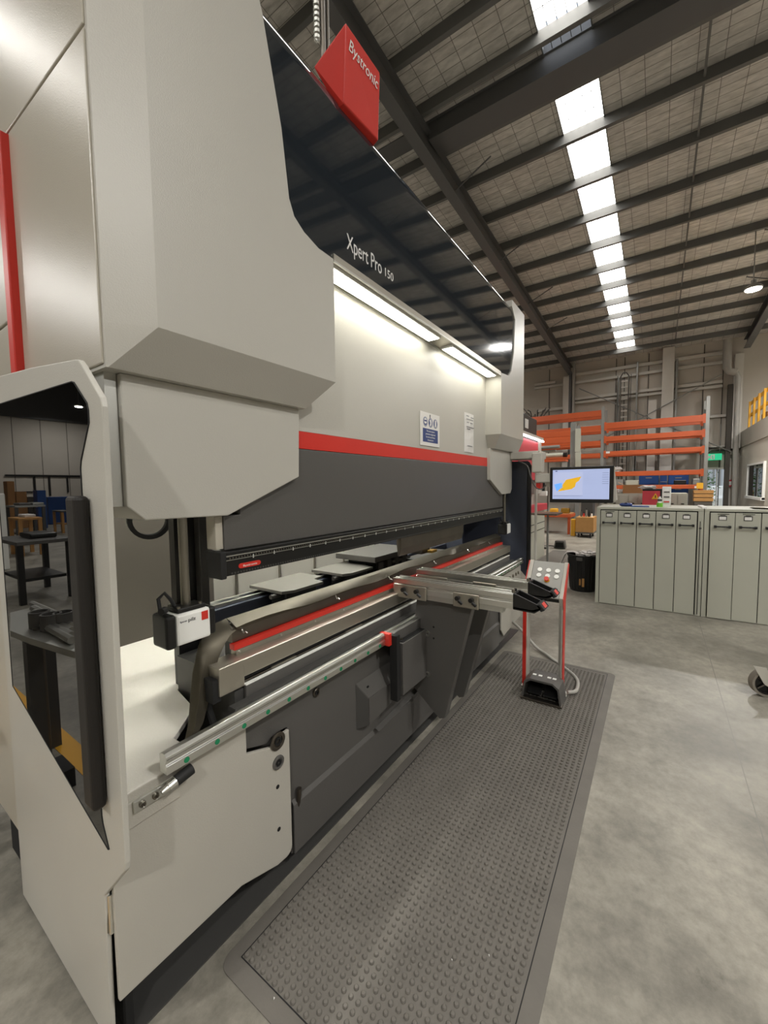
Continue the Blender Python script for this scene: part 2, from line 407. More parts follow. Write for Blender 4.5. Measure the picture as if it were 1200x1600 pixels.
# panel joints of the concrete wall, and vertical posts
for pxv, w_ in ((857, .03), (960, .03), (973, .03), (1010, .03), (1095, .03), (1125, .03)):
    a = at(pxv, 700, x=XW-0.02)
    MB().box(XW-0.03, XW, a.y-w_/2, a.y+w_/2, 0, 6.8).build('panel_joint', 'inner_grey', wall_far)
for (pxa, pya, pxb, pyb, nm, mt) in ((1036, 542, 1055, 775, 'wall_column', 'wallw'), (1013, 625, 1026, 775, 'wall_column', 'wallw'), (880, 588, 889, 735, 'wall_column', 'wallw'),
                           (889, 580, 893, 735, 'wall_column', 'roofsteel'), (895, 562, 898, 735, 'downpipe', 'pipe'), (1149, 552, 1163, 700, 'wall_column', 'wallw'),
                           (1057, 560, 1060, 740, 'wall_post', 'galv'), (965, 590, 967.5, 760, 'wall_post', 'galv'), (995, 565, 997.5, 760, 'wall_post', 'galv'),
                           (1138, 600, 1146, 790, 'wall_post', 'inner_grey'), (1104, 620, 1108, 730, 'wall_post', 'galv'), (988, 712, 994, 740, 'wall_post', 'galv')):
    a = at((pxa+pxb)/2, pya, x=XW-0.35); w_ = abs(at(pxa, 700, x=XW-.35).y - at(pxb, 700, x=XW-.35).y)
    b = at((pxa+pxb)/2, pyb, x=XW-0.35)
    MB().box(XW-0.34, XW-0.14, a.y-w_/2, a.y+w_/2, b.z if pyb < 750 else 0, a.z).build(nm, mt, wall_far, bevel=0.008)
# diagonal wind bracing rods
for (p, q) in (((905, 607), (1030, 660)), ((1128, 585), (912, 702)), ((1030, 660), (1148, 708))):
    MB().cyl(at(*p, x=XW-0.40), at(*q, x=XW-0.40), 0.022, n=6).build('brace_rod', 'galv', wall_far)
# rain pipe with an offset, by the corner
pts = [at(1137, 530, x=XW-.6), at(1136, 574, x=XW-.6), at(1139, 580, x=XW-.6), at(1150, 582, x=XW-.6), at(1153, 588, x=XW-.6), at(1147, 790, x=XW-.6)]
MB().tube(pts[:2] + [pts[2]] + [pts[3]], 0.13, 12).build('downpipe', 'pipe', wall_far, smooth=True)
MB().tube([pts[3], pts[4], pts[5]], 0.085, 12).build('downpipe', 'pipe', wall_far, smooth=True)
# cable ladder running up the far wall
lx = XW - 0.55; ya = at(968.5, 650, x=lx).y; yb = at(981, 650, x=lx).y; zt = at(975, 588, x=lx).z
lad = thing('cable_ladder', 'slim grey caged ladder climbing the far wall behind the orange racking', 'ladder', (lx, (ya+yb)/2, 0.0))
for s in (ya, yb): MB().box(lx-.03, lx+.03, s-.025, s+.025, 0, zt).build('ladder_rail', 'inner_grey', lad)
z = 0.4
while z < zt:
    MB().box(lx-.02, lx+.02, yb, ya, z, z+.04).build('rung', 'wallw', lad); z += 0.24
hoop = [(lx-.0, ya, zt), (lx-.1, ya*.7+yb*.3, zt+.12), (lx-.1, ya*.3+yb*.7, zt+.12), (lx, yb, zt)]
MB().tube(hoop, .02, 6).build('hoop', 'charcoal_dark', lad)
for s in (ya+.09, yb-.09): MB().box(lx-.22, lx-.2, s-.012, s+.012, 1.9, zt).build('cage_bar', 'charcoal_dark', lad)

# door in the far wall: white frame and a leaf standing open
d1 = struct(MB().box(XW-0.04, XW+0.1, dl, dl+0.06, 0, dh+.06).box(XW-0.04, XW+0.1, dr-0.06, dr, 0, dh+.06).box(XW-0.04, XW+0.1, dr, dl, dh, dh+0.06).build('door_1', 'wallw'))
MB().box(XW+0.12, XW+0.9, dr+0.01, dr+0.05, 0.02, dh-0.02).build('door_leaf', 'white', d1)
MB().box(XW+0.10, XW+0.14, dr+0.30, dr+0.34, 0.02, dh).build('door_jamb', 'white', d1)
# outside: yard
yard = struct(MB().box(XW+0.2, XW+30, -14, 12, -0.2, -0.02).build('yard_ground', mat('yard_concrete', (200, 198, 190), 0.8)))
yw = struct(MB().box(XW+9, XW+9.3, -8, 6, -.02, 5).build('yard_wall', mat('yard_wall_paint', (196, 200, 204), 0.8)))
mm = MB()
for i in range(22): mm.box(XW+8.93, XW+9.0, -4+i*.28, -3.93+i*.28, 0, 5)
mm.build('wall_rib', 'galv', yw)
shrub = thing('shrub', 'leafy green shrub outside the open doorway in the far wall', 'shrub', (XW+1.6, at(1107, 760, x=XW+1.6).y, 0))
mm = MB(); cx, cy = XW+1.6, shrub.location.y
for i in range(260):
    a = random.uniform(0, 2*pi); rr = random.uniform(0, .36); zz = random.uniform(.1, 2.0)
    p = Vector((cx+rr*math.cos(a), cy+rr*math.sin(a), zz)); q = p + Vector((random.uniform(-.1, .1), random.uniform(-.1, .1), random.uniform(-.05, .1)))
    u = Vector((random.uniform(-1, 1), random.uniform(-1, 1), random.uniform(-1, 1))).normalized() * .035
    mm.hull([p-u, q, p+u], [p-u+Vector((0, 0, .004)), q+Vector((0, 0, .004)), p+u+Vector((0, 0, .004))])
lf = mm.build('foliage', 'plant', shrub); lf['kind'] = 'stuff'
MB().cyl((cx, cy, -.02), (cx, cy, 1.2), .03, .015, 8).build('stem', 'wood', shrub)
vx = XW+4.5; vy = at(1124, 760, x=vx).y
van = thing('car', 'pale parked car seen through the open doorway', 'car', (vx, vy, 0))
MB().py([(vx-1.0, .3), (vx+1.0, .3), (vx+1.0, .8), (vx+.7, .95), (vx+.45, 1.35), (vx-.6, 1.35), (vx-.85, .9), (vx-1.0, .8)], vy-.75, vy+.75).build('body', 'white', van, bevel=.05)
MB().py([(vx+.42, 1.3), (vx+.64, .98), (vx-.78, .95), (vx-.58, 1.3)], vy-.76, vy+.76).build('window', 'smoked', van)
for a_ in (-.65, .65):
    for b_ in (-.72, .72): MB().cyl((vx+a_, vy+b_-.08, .3), (vx+a_, vy+b_+.08, .3), .3, n=20).build('wheel', 'black_rubber', van)

# office block at the right: wall along x, mezzanine deck, window
OY = -2.5
wall_office = struct(MB().box(9.2, XW, OY-0.2, OY, 0, 2.79).build('wall_office', mat('office_wall_paint', (196, 189, 176), 0.7, var=.04)))
slab = MB().box(9.0, XW, -8.5, OY+0.03, 2.79, 3.35).build('floor_slab', mat('slab_paint', (176, 170, 158), .7, var=.05), wall_office)
wz0 = 1.08; wz1 = 2.05
wa, wb = at(1171, 740, y=OY).x, at(1196, 740, y=OY).x
w1 = struct(MB().box(min(wa, wb), max(wa, wb), OY-.01, OY+0.035, wz0, wz1).build('window_1', 'smoked'))
fx0, fx1 = min(wa, wb), max(wa, wb)
MB().box(fx0-.06, fx0, OY, OY+.06, wz0-.06, wz1+.06).box(fx1, fx1+.06, OY, OY+.06, wz0-.06, wz1+.06).box(fx0, fx1, OY, OY+.06, wz1, wz1+.06).box(fx0-.06, fx1+.06, OY, OY+.09, wz0-.08, wz0).build('window_frame', 'white', w1)
# mezzanine rail, yellow timber
rail = thing('mezzanine_railing', 'yellow timber railing along the mezzanine deck at upper right', 'railing', (15.5, OY-.05, 3.35))
for zz in (3.75, 4.15): MB().box(9.0, 18.9, OY-.09, OY-.05, zz, zz+.10).build('rail', 'yellow', rail)
x = 9.1
while x < 18.9: MB().box(x, x+.1, OY-.05, OY+.0, 3.35, 4.25).build('post', 'yellow', rail); x += 0.78
for i, (xa, zz, mt) in enumerate(((15.9, 3.75, 'cloth'), (17.0, 3.65, 'card'))):
    o = MB().box(xa-.35, xa+.35, OY-.8, OY-.15, 3.351, zz).build('storage_box', mt, bevel=.02)
    tag(o, ['white wrapped bundle stored behind the yellow railing, nearer one', 'brown carton stored behind the yellow railing, farther one'][i], 'box', 'goods on the mezzanine')

# ------------------------------------------------ high-bay lamps of the hall
def highbay(x, y, z, label, power=LAMP_POWER):
    t = thing('high_bay_lamp', label, 'lamp', (x, y, z), 'high bay lamps')
    MB().loops([[(x+r*math.cos(a*pi/12), y+r*math.sin(a*pi/12), z+h) for a in range(24)] for r, h in ((.16, 0), (.17, .03), (.12, .09), (.05, .13), (.05, .2))]).build('housing', 'galv', t, smooth=True)
    MB().cyl((x, y, z-.012), (x, y, z-.002), .145, n=24).build('lens', 'lampglow', t)
    MB().cyl((x, y, z+.2), (x, y, zroof(x)+.02), .012, n=6).build('hanger', 'galv', t)
    ld = bpy.data.lights.new('lamp_light', 'AREA'); ld.shape = 'DISK'; ld.size = .28; ld.energy = power; ld.color = LAMP_COL; ld.spread = math.radians(165)
    lo = bpy.data.objects.new('lamp_light', ld); COL.objects.link(lo); lo.parent = t; lo.location = (0, 0, -.03)
    return t
p = at(1177, 452, z=5.9)
highbay(p.x, p.y, 5.9, 'lit high bay lamp hanging below the roof at upper right', LAMP_POWER*1.5)
q = at(123, 635, z=5.6); 
highbay(0.8-q.x, q.y, 5.6, 'high bay lamp behind the viewer, mirrored in the smoked glass guard')
for (x, y, s) in ((1.5, -4.2, 'over the open floor to the right of the viewer'), (3.5, -8.5, 'far to the right of the machine, over the next bay'), (-4.5, -2.5, 'behind the viewer, over the rear of the hall'), (-5.5, 3.2, 'behind the viewer, over the workshop benches'), (13.0, 6.5, 'beyond the second machine'), (15.5, -5.5, 'added unseen above the office block to brighten the far wall'), (-4.0, 12.0, 'behind the viewer, over the rear benches')):  # the lamp above the office is added to brighten the far wall
    highbay(x, y, 6.3, 'high bay lamp ' + s)

# ================================================================ THE PRESS BRAKE
PB = thing('press_brake', 'large cream and charcoal press brake with a red stripe, nearest machine, filling the left half', 'machine', (0.485, 1.19, 0.0))
YF, YR = 1.14, 1.28         # fairing front, ram face
# --- side fairings: body with cut corners, chamfered hem
def fairing(x0, x1, left_cut=True, right_cut=False):
    zt, zh, zl = 3.225, 1.99, 1.875
    c = 0.10; yb = 1.6
    def loop(x0_, x1_, yf, z, cl, cr):
        pts = []
        if cl: pts += [(x0_-c, yf+.08, z), (x0_, yf, z)]
        else: pts += [(x0_, yf+.0801, z), (x0_, yf, z)]
        if cr: pts += [(x1_, yf, z), (x1_+c, yf+.08, z)]
        else: pts += [(x1_, yf, z), (x1_, yf+.0801, z)]
        pts += [(x1_+(c if cr else 0), yb, z), (x0_-(c if cl else 0), yb, z)]
        return pts
    mm = MB()
    top = loop(x0, x1, YF, zt, left_cut, right_cut); mid = loop(x0, x1, YF, zh, left_cut, right_cut)
    # hem: moves in towards the ram and in from the free ends
    hem = []
    for i, (x, y, z) in enumerate(mid):
        nx = x
        if i in (1, 2): y = YF + .082
        if not right_cut and i in (2, 3, 4): nx = x1 - .10
        if not left_cut and i in (0, 1, 5): nx = x0 + .07
        if left_cut and i == 1: nx = x0 - .095
        if left_cut and i in (0,): y = YF + .085
        if right_cut and i == 2: nx = x1 + .06
        hem.append((nx, y, zl))
    mm.loops([top, mid, hem])
    return mm
def carve(mb, xz):
    """cut the opening for the glossy panel out of a fairing"""
    bmesh.ops.recalc_face_normals(mb.bm, faces=mb.bm.faces)
    me = bpy.data.meshes.new('tmp'); mb.bm.to_mesh(me); mb.bm.free(); o = bpy.data.objects.new('tmp', me); COL.objects.link(o)
    k = MB().py(xz, YF-.2, 1.45); bmesh.ops.recalc_face_normals(k.bm, faces=k.bm.faces); mk = bpy.data.meshes.new('tmpk'); k.bm.to_mesh(mk); k.bm.free()
    ko = bpy.data.objects.new('tmpk', mk); COL.objects.link(ko)
    md = o.modifiers.new('cut', 'BOOLEAN'); md.operation = 'DIFFERENCE'; md.object = ko; md.solver = 'EXACT'
    bpy.context.view_layer.update()
    m2 = bpy.data.meshes.new_from_object(o.evaluated_get(bpy.context.evaluated_depsgraph_get()))
    bpy.data.objects.remove(o); bpy.data.objects.remove(ko)
    out = MB(); out.bm.from_mesh(m2); bmesh.ops.dissolve_limit(out.bm, angle_limit=.01, verts=out.bm.verts, edges=out.bm.edges); return out
YP = YF + .010           # face of the glossy panel, set back a little in its opening
edge = [(410, 20), (425, 110), (440, 200), (452, 310), (460, 338), (475, 362), (498, 388), (523, 405)]
e3 = [at(px, py, y=YF) for px, py in edge]
e3 = [(p.x, p.z) for p in e3]
edge2 = [(800, 478), (805, 500), (803, 550), (799, 580), (795, 587), (785, 583)]
e4 = [at(px, py, y=YF) for px, py in edge2]; e4 = [(p.x, p.z) for p in e4]
f1 = carve(fairing(0.59, 1.325), [(.955, 3.4), (.955, 3.23)] + e3[:-1] + [(1.326, 2.494), (1.6, 2.494), (1.6, 3.4)]).build('side_fairing', 'cream', PB, bevel=.016, seg=3)
f2 = carve(fairing(3.5, 4.20, left_cut=False, right_cut=True), [(3.3, 3.4), (3.80, 3.4)] + e4[:-1] + [(3.50, 2.51), (3.3, 2.51)]).build('side_fairing', 'cream', PB, bevel=.016, seg=3)

# --- upper side panels (plane x = 0.485) with a diagonal seam and a red bar
XS = 0.485
dg = [at(128, 40, x=XS), at(5, 216, x=XS)]
sl = (dg[1].z - dg[0].z) / (dg[1].y - dg[0].y)
def zd(y): return dg[0].z + sl * (y - dg[0].y)
ye = 2.9
g = .004
yz_up = [(1.232, zd(1.232)+g), (1.232, 3.2), (ye, 3.2), (ye, max(zd(ye)+g, 1.0))]
yz_lo = [(1.232, 1.885), (1.232, zd(1.232)-g), (1.62, zd(1.62)-g), (1.62, 1.885)]
MB().px(yz_up, XS, XS+.02).build('side_panel', 'cream_side', PB, bevel=.004)
MB().px([(1.232, 1.885), (1.232, zd(1.232)-g), (1.85, zd(1.85)-g), (1.85, 1.885)], XS, XS+.02).build('side_panel', 'cream_side', PB, bevel=.004)
# backing behind the seams
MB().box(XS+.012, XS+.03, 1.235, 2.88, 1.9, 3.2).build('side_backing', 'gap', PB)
rb = [at(2, 230, x=XS-.02), at(22, 600, x=XS-.02)]
MB().box(XS-.025, XS+.01, 1.845, 1.90, 1.90, zd(1.85)-.01).build('red_bar', 'red', PB, bevel=.004)
MB().px([(1.905, 2.16), (1.905, zd(1.905)-g), (2.9, zd(2.9)-g), (2.9, 2.16)], XS-.01, XS+.01).build('side_panel', 'cream_side', PB, bevel=.004)
MB().px([(1.905, .12), (1.905, 2.15), (2.9, 2.15), (2.9, .12)], XS-.01, XS+.01).build('side_panel', 'cream_side', PB, bevel=.006)
# top cover
MB().box(.5, 4.28, 1.3, 2.88, 3.15, 3.2).build('top_cover', 'cream', PB)

# --- glossy black front panel with rolled top edge
fa = []
for z in (2.5,): fa.append((YF, z))
RR = .105
prof = [(YP, 2.505), (YP, 3.12)]
for k in range(1, 9):
    a = k/8*pi/2; prof.append((YP + RR*(1-math.cos(a)), 3.12 + RR*math.sin(a)))
prof += [(1.33, 3.225), (1.33, 3.20), (YP+.02, 3.10), (YP+.02, 2.505)]
MB().px(prof, .95, 3.93).build('front_panel', 'gloss_black', PB, smooth=True)
MB().tube([(x, YP-.001, z) for x, z in e3], .0025, 6).build('edge_bead', 'alu_matt', f1)
# --- light housing under the panel: two LED strips
MB().box(1.33, 3.5, 1.142, 1.285, 2.494, 2.52).build('light_tray', 'nickel', PB)
MB().box(1.33, 3.5, 1.142, 1.150, 2.486, 2.494).box(1.33, 3.5, 1.272, 1.28, 2.486, 2.494).build('tray_edge', 'alu_matt', PB)
l1 = at(686, 524, y=1.20).x; l2 = at(692, 532, y=1.2).x
LEDX = [(1.20, 2.38), (2.56, 3.46)]
for a, b in LEDX:
    fr = MB().box(a, b, 1.165, 1.255, 2.480, 2.4935).build('led_fixture', 'white', PB)
    MB().box(a+.015, b-.015, 1.175, 1.245, 2.476, 2.4802).build('led_diffuser', 'led', fr)
# --- ram: cover sheet, red stripe, dark beam
MB().box(1.19, 3.60, YR, YR+.03, 1.79, 2.49).build('ram_cover', 'cream', PB)
MB().box(1.19, 3.60, YR-.001, YR+.03, 1.715, 1.789).build('ram_stripe', 'red', PB)
MB().py([(.86, 1.325), (3.99, 1.325), (3.99, 1.713), (.93, 1.713), (.93, 1.45), (.86, 1.45)], YR-.001, YR+.05).build('ram_beam', 'charcoal', PB, bevel=.003)
MB().box(.83, .86, YR+.005, YR+.06, 1.33, 1.45).build('ram_end_block', 'cream_side', PB, bevel=.003)
MB().box(.90, 3.95, YR+.05, YR+.09, 1.36, 2.48).build('ram_back', 'charcoal_dark', PB)
# ram side covers
def cov(x0, x1, flip=False):
    zs = [(0, 1.875), (0, 1.50), (.05, 1.457), (.335, 1.452), (.69, 1.592), (.70, 1.875)]
    if flip: zs = [(.70-a, b) for a, b in zs]
    return [(x0+a*(x1-x0)/.70, b) for a, b in zs]
c1 = MB().py(cov(.535, 1.215), 1.25, 1.60).build('ram_side_cover', 'cream', PB, bevel=.004)
MB().box(.502, .533, 1.27, 1.6, 1.5, 1.88).build('cover_edge', 'alu_matt', c1)
MB().py(cov(3.54, 4.2, True), 1.25, 1.60).build('ram_side_cover', 'cream', PB, bevel=.004)
# --- upper tool clamp
cl = MB().box(.845, 3.92, 1.255, 1.325, 1.235, 1.322).build('tool_clamp', 'black', PB, bevel=.003)
MB().box(.822, .846, 1.248, 1.34, 1.228, 1.326).build('end_cap', 'black_rubber', cl, bevel=.004)
MB().box(.846, 3.92, 1.250, 1.256, 1.305, 1.309).build('scale_line', 'alu_matt', cl)
MB().box(.846, 3.92, 1.250, 1.256, 1.291, 1.293).build('scale_line', 'alu_matt', cl)
mm = MB(); x = .86
while x < 3.9: mm.box(x, x+.004, 1.2515, 1.2555, 1.2955, 1.301); x += .0125
t_ = mm.build('scale_tick', 'steel', cl); t_['kind'] = 'stuff'
x = .96
while x < 3.9: MB().box(x, x+.004, 1.251, 1.2555, 1.286, 1.299).build('scale_mark', 'white', cl); x += .1
mm = MB(); x = .87
while x < 3.9: mm.cyl((x, 1.2535, 1.243), (x, 1.2555, 1.243), .004, n=6); x += .0125
t_ = mm.build('clamp_screw', 'charcoal_dark', cl); t_['kind'] = 'stuff'
lb = MB().py([(.908+.011*math.cos(a), 1.264+.009*math.sin(a)) for a in [pi/2+i*pi/6 for i in range(7)]] + [(.985+.011*math.cos(a), 1.264+.009*math.sin(a)) for a in [-pi/2+i*pi/6 for i in range(7)]], 1.2525, 1.2555).build('label_plate', 'red', cl)
text('Bystronic', .01, (.915, 1.252, 1.260), FACE_MY, 'label_print', 'white', cl, width=.062)
# punch segment fitted in the clamp
pa = at(624, 845, y=1.285).x
pn = MB().px([(1.272, 1.235), (1.272, 1.17), (1.288, 1.12), (1.298, 1.12), (1.306, 1.20), (1.306, 1.235)], pa, pa+.94).build('punch', 'steel_dark', PB, bevel=.002)

# --- protective light safety units on rods
for (sx, lab) in ((.602, 0), (3.93, 1)):
    w_ = .115
    bd = MB().box(sx+.045, sx+.045+w_, 1.225, 1.31, 1.055, 1.155).build('safety_camera', 'white', PB, bevel=.008)
    MB().box(sx+.012, sx+.045, 1.222, 1.313, 1.052, 1.158).build('rear_cap', 'black', bd, bevel=.010, seg=3)
    MB().box(sx+.045+w_, sx+.045+w_+.022, 1.228, 1.307, 1.058, 1.152).build('lens_hood', 'black', bd, bevel=.008)
    MB().box(sx+.055, sx+.045+w_-.01, 1.235, 1.30, 1.155, 1.170).build('mount_plate', 'black', bd, bevel=.003)
    for q in ((sx+.062, 1.243), (sx+.135, 1.243), (sx+.062, 1.295)): MB().cyl((q[0], q[1], 1.17), (q[0], q[1], 1.176), .006, n=8).build('screw', 'steel', bd)
    MB().cyl((sx+.105, 1.275, 1.17), (sx+.105, 1.275, 1.56 if lab == 0 else 1.5), .0145, n=16).build('rod', 'steel', bd, smooth=True)
    MB().tube([(sx+.03, 1.29, 1.16), (sx+.03, 1.30, 1.20), (sx+.05, 1.30, 1.215), (sx+.065, 1.29, 1.19), (sx+.07, 1.28, 1.17)], .006, 8).build('cable', 'black_rubber', bd, smooth=True)
    MB().cyl((sx+.012, 1.25, 1.172), (sx+.03, 1.26, 1.172), .011, n=10).build('knob', 'black', bd)
    if lab == 0:
        MB().box(sx+.128, sx+.150, 1.2235, 1.2255, 1.118, 1.146).build('brand_square', 'red', bd)
        text('Bystronic', .008, (sx+.056, 1.2245, 1.128), FACE_MY, 'label_print', 'greytext', bd, width=.022)
        text('pilz', .016, (sx+.082, 1.2245, 1.126), FACE_MY, 'label_print', 'black', bd, width=.024)

# --- inner frame seen through the throat
MB().box(.50, 1.46, 2.30, 2.33, .69, 3.15).build('rear_plate', 'inner_grey', PB)
MB().box(.950, .988, 1.585, 1.64, .60, 2.3).build('frame_post', 'charcoal_dark', PB, bevel=.004)
MB().box(.862, .948, 1.62, 1.66, .72, 2.3).build('guide_rail', 'black', PB)
hc = at(232, 812, y=1.9)
MB().ring((hc.x, 1.9, hc.z), (-.35, -1, 0), .085, .066, .05, 28).build('hose_loop', 'black_rubber', PB, smooth=True)
MB().box(.53, .72, 1.6, 1.9, 1.80, 1.93).build('valve_block', 'black', PB, bevel=.01)
MB().cyl((.70, 1.66, 1.70), (.70, 1.66, 1.95), .02, n=12).build('hydraulic_pipe', 'charcoal', PB)
MB().tube([(.985, 1.50, 1.56), (.985, 1.50, 1.46), (.99, 1.49, 1.40), (1.02, 1.44, 1.345), (1.03, 1.42, 1.29)], .008, 8).build('copper_pipe', 'alu_matt', PB, smooth=True)
MB().cyl((.985, 1.5, 1.45), (.985, 1.5, 1.49), .016, n=6).build('pipe_nut', 'steel', PB)
# rear enclosure: sheet panels with joints
for i in range(8):
    a = 1.02 + i*.42
    MB().box(a+.006, a+.414, 2.62, 2.64, .55, 2.2).build('rear_panel', 'cream', PB, bevel=.003)
MB().box(1.0, 4.4, 2.641, 2.66, .3, 3.4).build('rear_sheet', 'galv', PB)
for i in range(8):
    MB().box(1.0+i*.42, 1.012+i*.42, 2.60, 2.64, .55, 2.2).build('rear_post', 'nickel', PB)
MB().box(3.62, 3.66, 1.55, 2.6, .3, 2.4).build('far_inner_frame', 'slate', PB)

for (a, b) in ((.55, 1.6), (1.7, 2.7), (2.8, 3.6)):  # unseen fill strips added behind the ram to brighten shelf and rear panels
    fx_ = MB().box(a, b, 1.88, 1.97, 2.40, 2.43).build('rear_fill_light', 'white', PB)
    MB().box(a+.02, b-.02, 1.89, 1.96, 2.395, 2.40).build('led_diffuser', 'fill_rear', fx_)
# --- back gauge: beam, rails, fingers
by = 1.72
bg_ = MB().box(1.03, 3.75, by, by+.13, .845, .97).build('gauge_beam', 'slate', PB, bevel=.004)
for yy in (by+.02, by+.075): MB().box(1.03, 3.75, yy, yy+.02, .97, .988).build('linear_rail', 'alu', bg_, bevel=.002)
for xx in (1.14, 1.26): MB().box(xx, xx+.035, by+.046, by+.066, .97, .977).build('rail_clip', 'white', bg_)
for i, (fx, ln) in enumerate(((1.38, .34), (1.86, .34), (2.35, .5))):
    fz = 1.015
    gp = [(fx, 1.48), (fx+.07, 1.48), (fx+.10, 1.56), (fx+.30, 1.56), (fx+.33, 1.48), (fx+.42, 1.48), (fx+.42, by+.11), (fx, by+.11)]
    fg = MB().pz([(fx, by+.12), (fx, by-.14), (fx+.06, by-.17), (fx+.28, by-.17), (fx+.30, by-.08), (fx+.38, by-.06), (fx+.38, by+.12)], .998, fz).build('gauge_carriage', 'carriage_grey', bg_, bevel=.003)
    MB().box(fx+.03, fx+.26, by-.14, by-.02, .90, .996).build('carriage_body', 'black', fg, bevel=.01)
    for q in range(3): MB().cyl((fx+.06+.05*q, by-.142, .95), (fx+.06+.05*q, by-.134, .95), .008, n=10).build('bolt', 'steel_dark', fg)
    MB().cyl((fx-.03, by-.09, .985), (fx+.03, by-.09, .985), .012, n=10).build('stop_pin', 'charcoal', fg)
gx_ = at(560, 862, y=1.75).x
hd = MB().box(gx_-.12, gx_+.42, 1.52, 1.86, 1.045, 1.082).build('gauge_head', 'charcoal', PB, bevel=.004)
MB().box(gx_-.05, gx_+.36, 1.56, 1.8, .90, 1.045).build('head_body', 'black', hd)
for q in range(4): MB().box(gx_-.03+.1*q, gx_+.02+.1*q, 1.548, 1.56, .92, 1.03).build('head_rib', 'charcoal', hd)
MB().box(gx_+.30, gx_+.42, 1.40, 1.52, 1.05, 1.085).build('head_nose', 'steel_dark', hd, bevel=.003)
MB().box(gx_+.38, gx_+.46, 1.36, 1.44, 1.05, 1.07).build('brass_finger', 'brass', hd, bevel=.002)
MB().box(gx_+.40, gx_+.95, 1.42, 1.62, .975, .985).build('gauge_table', 'charcoal', hd)
for q in range(7):
    bx_ = gx_+.50+.06*q
    MB().box(bx_, bx_+.04, 1.44+.02*(q % 3), 1.47+.02*(q % 3), .985, .992).build('brass_shim', 'brass', hd)

# --- lower beam: die, clamp, beams
die = MB().px([(1.29, .975), (1.29, 1.025), (1.30, 1.033), (1.315, 1.02), (1.33, 1.033), (1.36, 1.028), (1.36, .975)], .885, 3.98).build('die_rail', 'steel_dark', PB, bevel=.001)
# worn sheet lying along the die, wavering front edge
mm = MB(); n = 40; L0 = []
for k in range(n+1):
    x = .90 + (3.96-.90)*k/n; wv = .006*math.sin(k*.9)+.005*math.sin(k*.37+1)
    mm_pts = [(x, 1.286, 1.018+wv*.5), (x, 1.284, 1.026+wv), (x, 1.32+wv, 1.050), (x, 1.345, 1.054), (x, 1.345, 1.050), (x, 1.32+wv, 1.046), (x, 1.292, 1.02+wv)]
    L0.append(mm_pts)
mm.loops(L0).build('wiper_strip', 'bronze', PB, smooth=True)
# strip folded down at the near end, hanging to the shelf
hang = [((.902, 1.288, 1.02), (.902, 1.346, 1.054)), ((.872, 1.285, 1.008), (.855, 1.342, 1.05)), ((.845, 1.28, .985), (.805, 1.335, 1.03)), ((.815, 1.27, .95), (.765, 1.31, 1.0)), ((.785, 1.265, .89), (.735, 1.30, .92)), ((.765, 1.26, .82), (.715, 1.29, .82)), ((.735, 1.25, .76), (.70, 1.28, .755)), ((.69, 1.24, .712), (.675, 1.265, .712))]
mm = MB(); LL = []
for i, (a, b) in enumerate(hang):
    a = Vector(a); b = Vector(b); c = (a+b)/2 + Vector((-.012, -.012, .0)); o_ = Vector((.0, .004, -.002))
    LL.append([a, c, b, b+o_, c+o_, a+o_])
mm.loops(LL).build('wiper_strip', 'bronze', PB, smooth=True)
for x in (.925, 1.46, 1.93, 2.50, 3.1, 3.6):
    ht = MB().tube([(x, 1.285, 1.02), (x-.006, 1.277, 1.016), (x-.002, 1.274, 1.005), (x+.008, 1.276, 1.006), (x+.012, 1.27, 1.0)], .0028, 6).build('clip', 'alu', PB, smooth=True)
MB().box(.88, 3.98, 1.272, 1.30, .951, .972).build('red_strip', 'red', PB)
MB().box(.885, 3.98, 1.270, 1.30, .932, .950).build('clamp_strip', 'nickel', PB, bevel=.001)
for i in range(16): MB().cyl((.90+.2*i, 1.2665, .941), (.90+.2*i, 1.2705, .941), .004, n=8).build('screw', 'alu', PB)
MB().box(.90, 3.97, 1.30, 1.36, .60, .975).build('lower_beam', 'charcoal_dark', PB)
tb = MB().box(.785, 4.05, 1.215, 1.30, .868, .932).build('table_rail', 'nickel', PB, bevel=.004)
MB().box(.775, .875, 1.210, 1.30, .838, .936).build('rail_end_block', 'nickel', tb, bevel=.003)
MB().box(.775, .80, 1.30, 1.36, .80, .93).build('end_bracket', 'cream_side', tb, bevel=.003)
MB().box(.755, .785, 1.22, 1.31, .82, .90).build('end_rubber', 'black_rubber', tb)
MB().box(.88, 4.05, 1.225, 1.30, .855, .868).build('slot', 'gap', PB)
st = MB().box(.88, 4.05, 1.218, 1.23, .838, .853).build('slot_strip', 'steel_dark', PB, bevel=.001)
for i in range(14): MB().cyl((.92+.22*i, 1.216, .846), (.92+.22*i, 1.219, .846), .003, n=8).build('hole', 'gap', st)
for i in range(7): MB().box(1.0+.45*i, 1.13+.45*i, 1.214, 1.226, .849, .858).build('slot_insert', 'steel', st, bevel=.003)
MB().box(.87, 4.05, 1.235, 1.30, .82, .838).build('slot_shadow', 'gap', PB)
# dark front plate with bright chamfered top edge
MB().box(.872, 3.98, 1.20, 1.214, .70, .842).build('front_plate', 'charcoal', PB, bevel=.002)
MB().box(.872, 3.98, 1.1985, 1.2145, .842, .8465).build('plate_edge', 'white', PB)
MB().box(.835, .872, 1.215, 1.245, .70, .83).build('plate_end', 'charcoal_dark', PB)
MB().box(.84, 3.98, 1.245, 1.6, .10, .87).build('bed_core', 'charcoal_dark', PB)
MB().tube([(.775, 1.27, .84), (.77, 1.27, .78), (.78, 1.26, .72)], .012, 8).build('cable', 'black_rubber', PB, smooth=True)
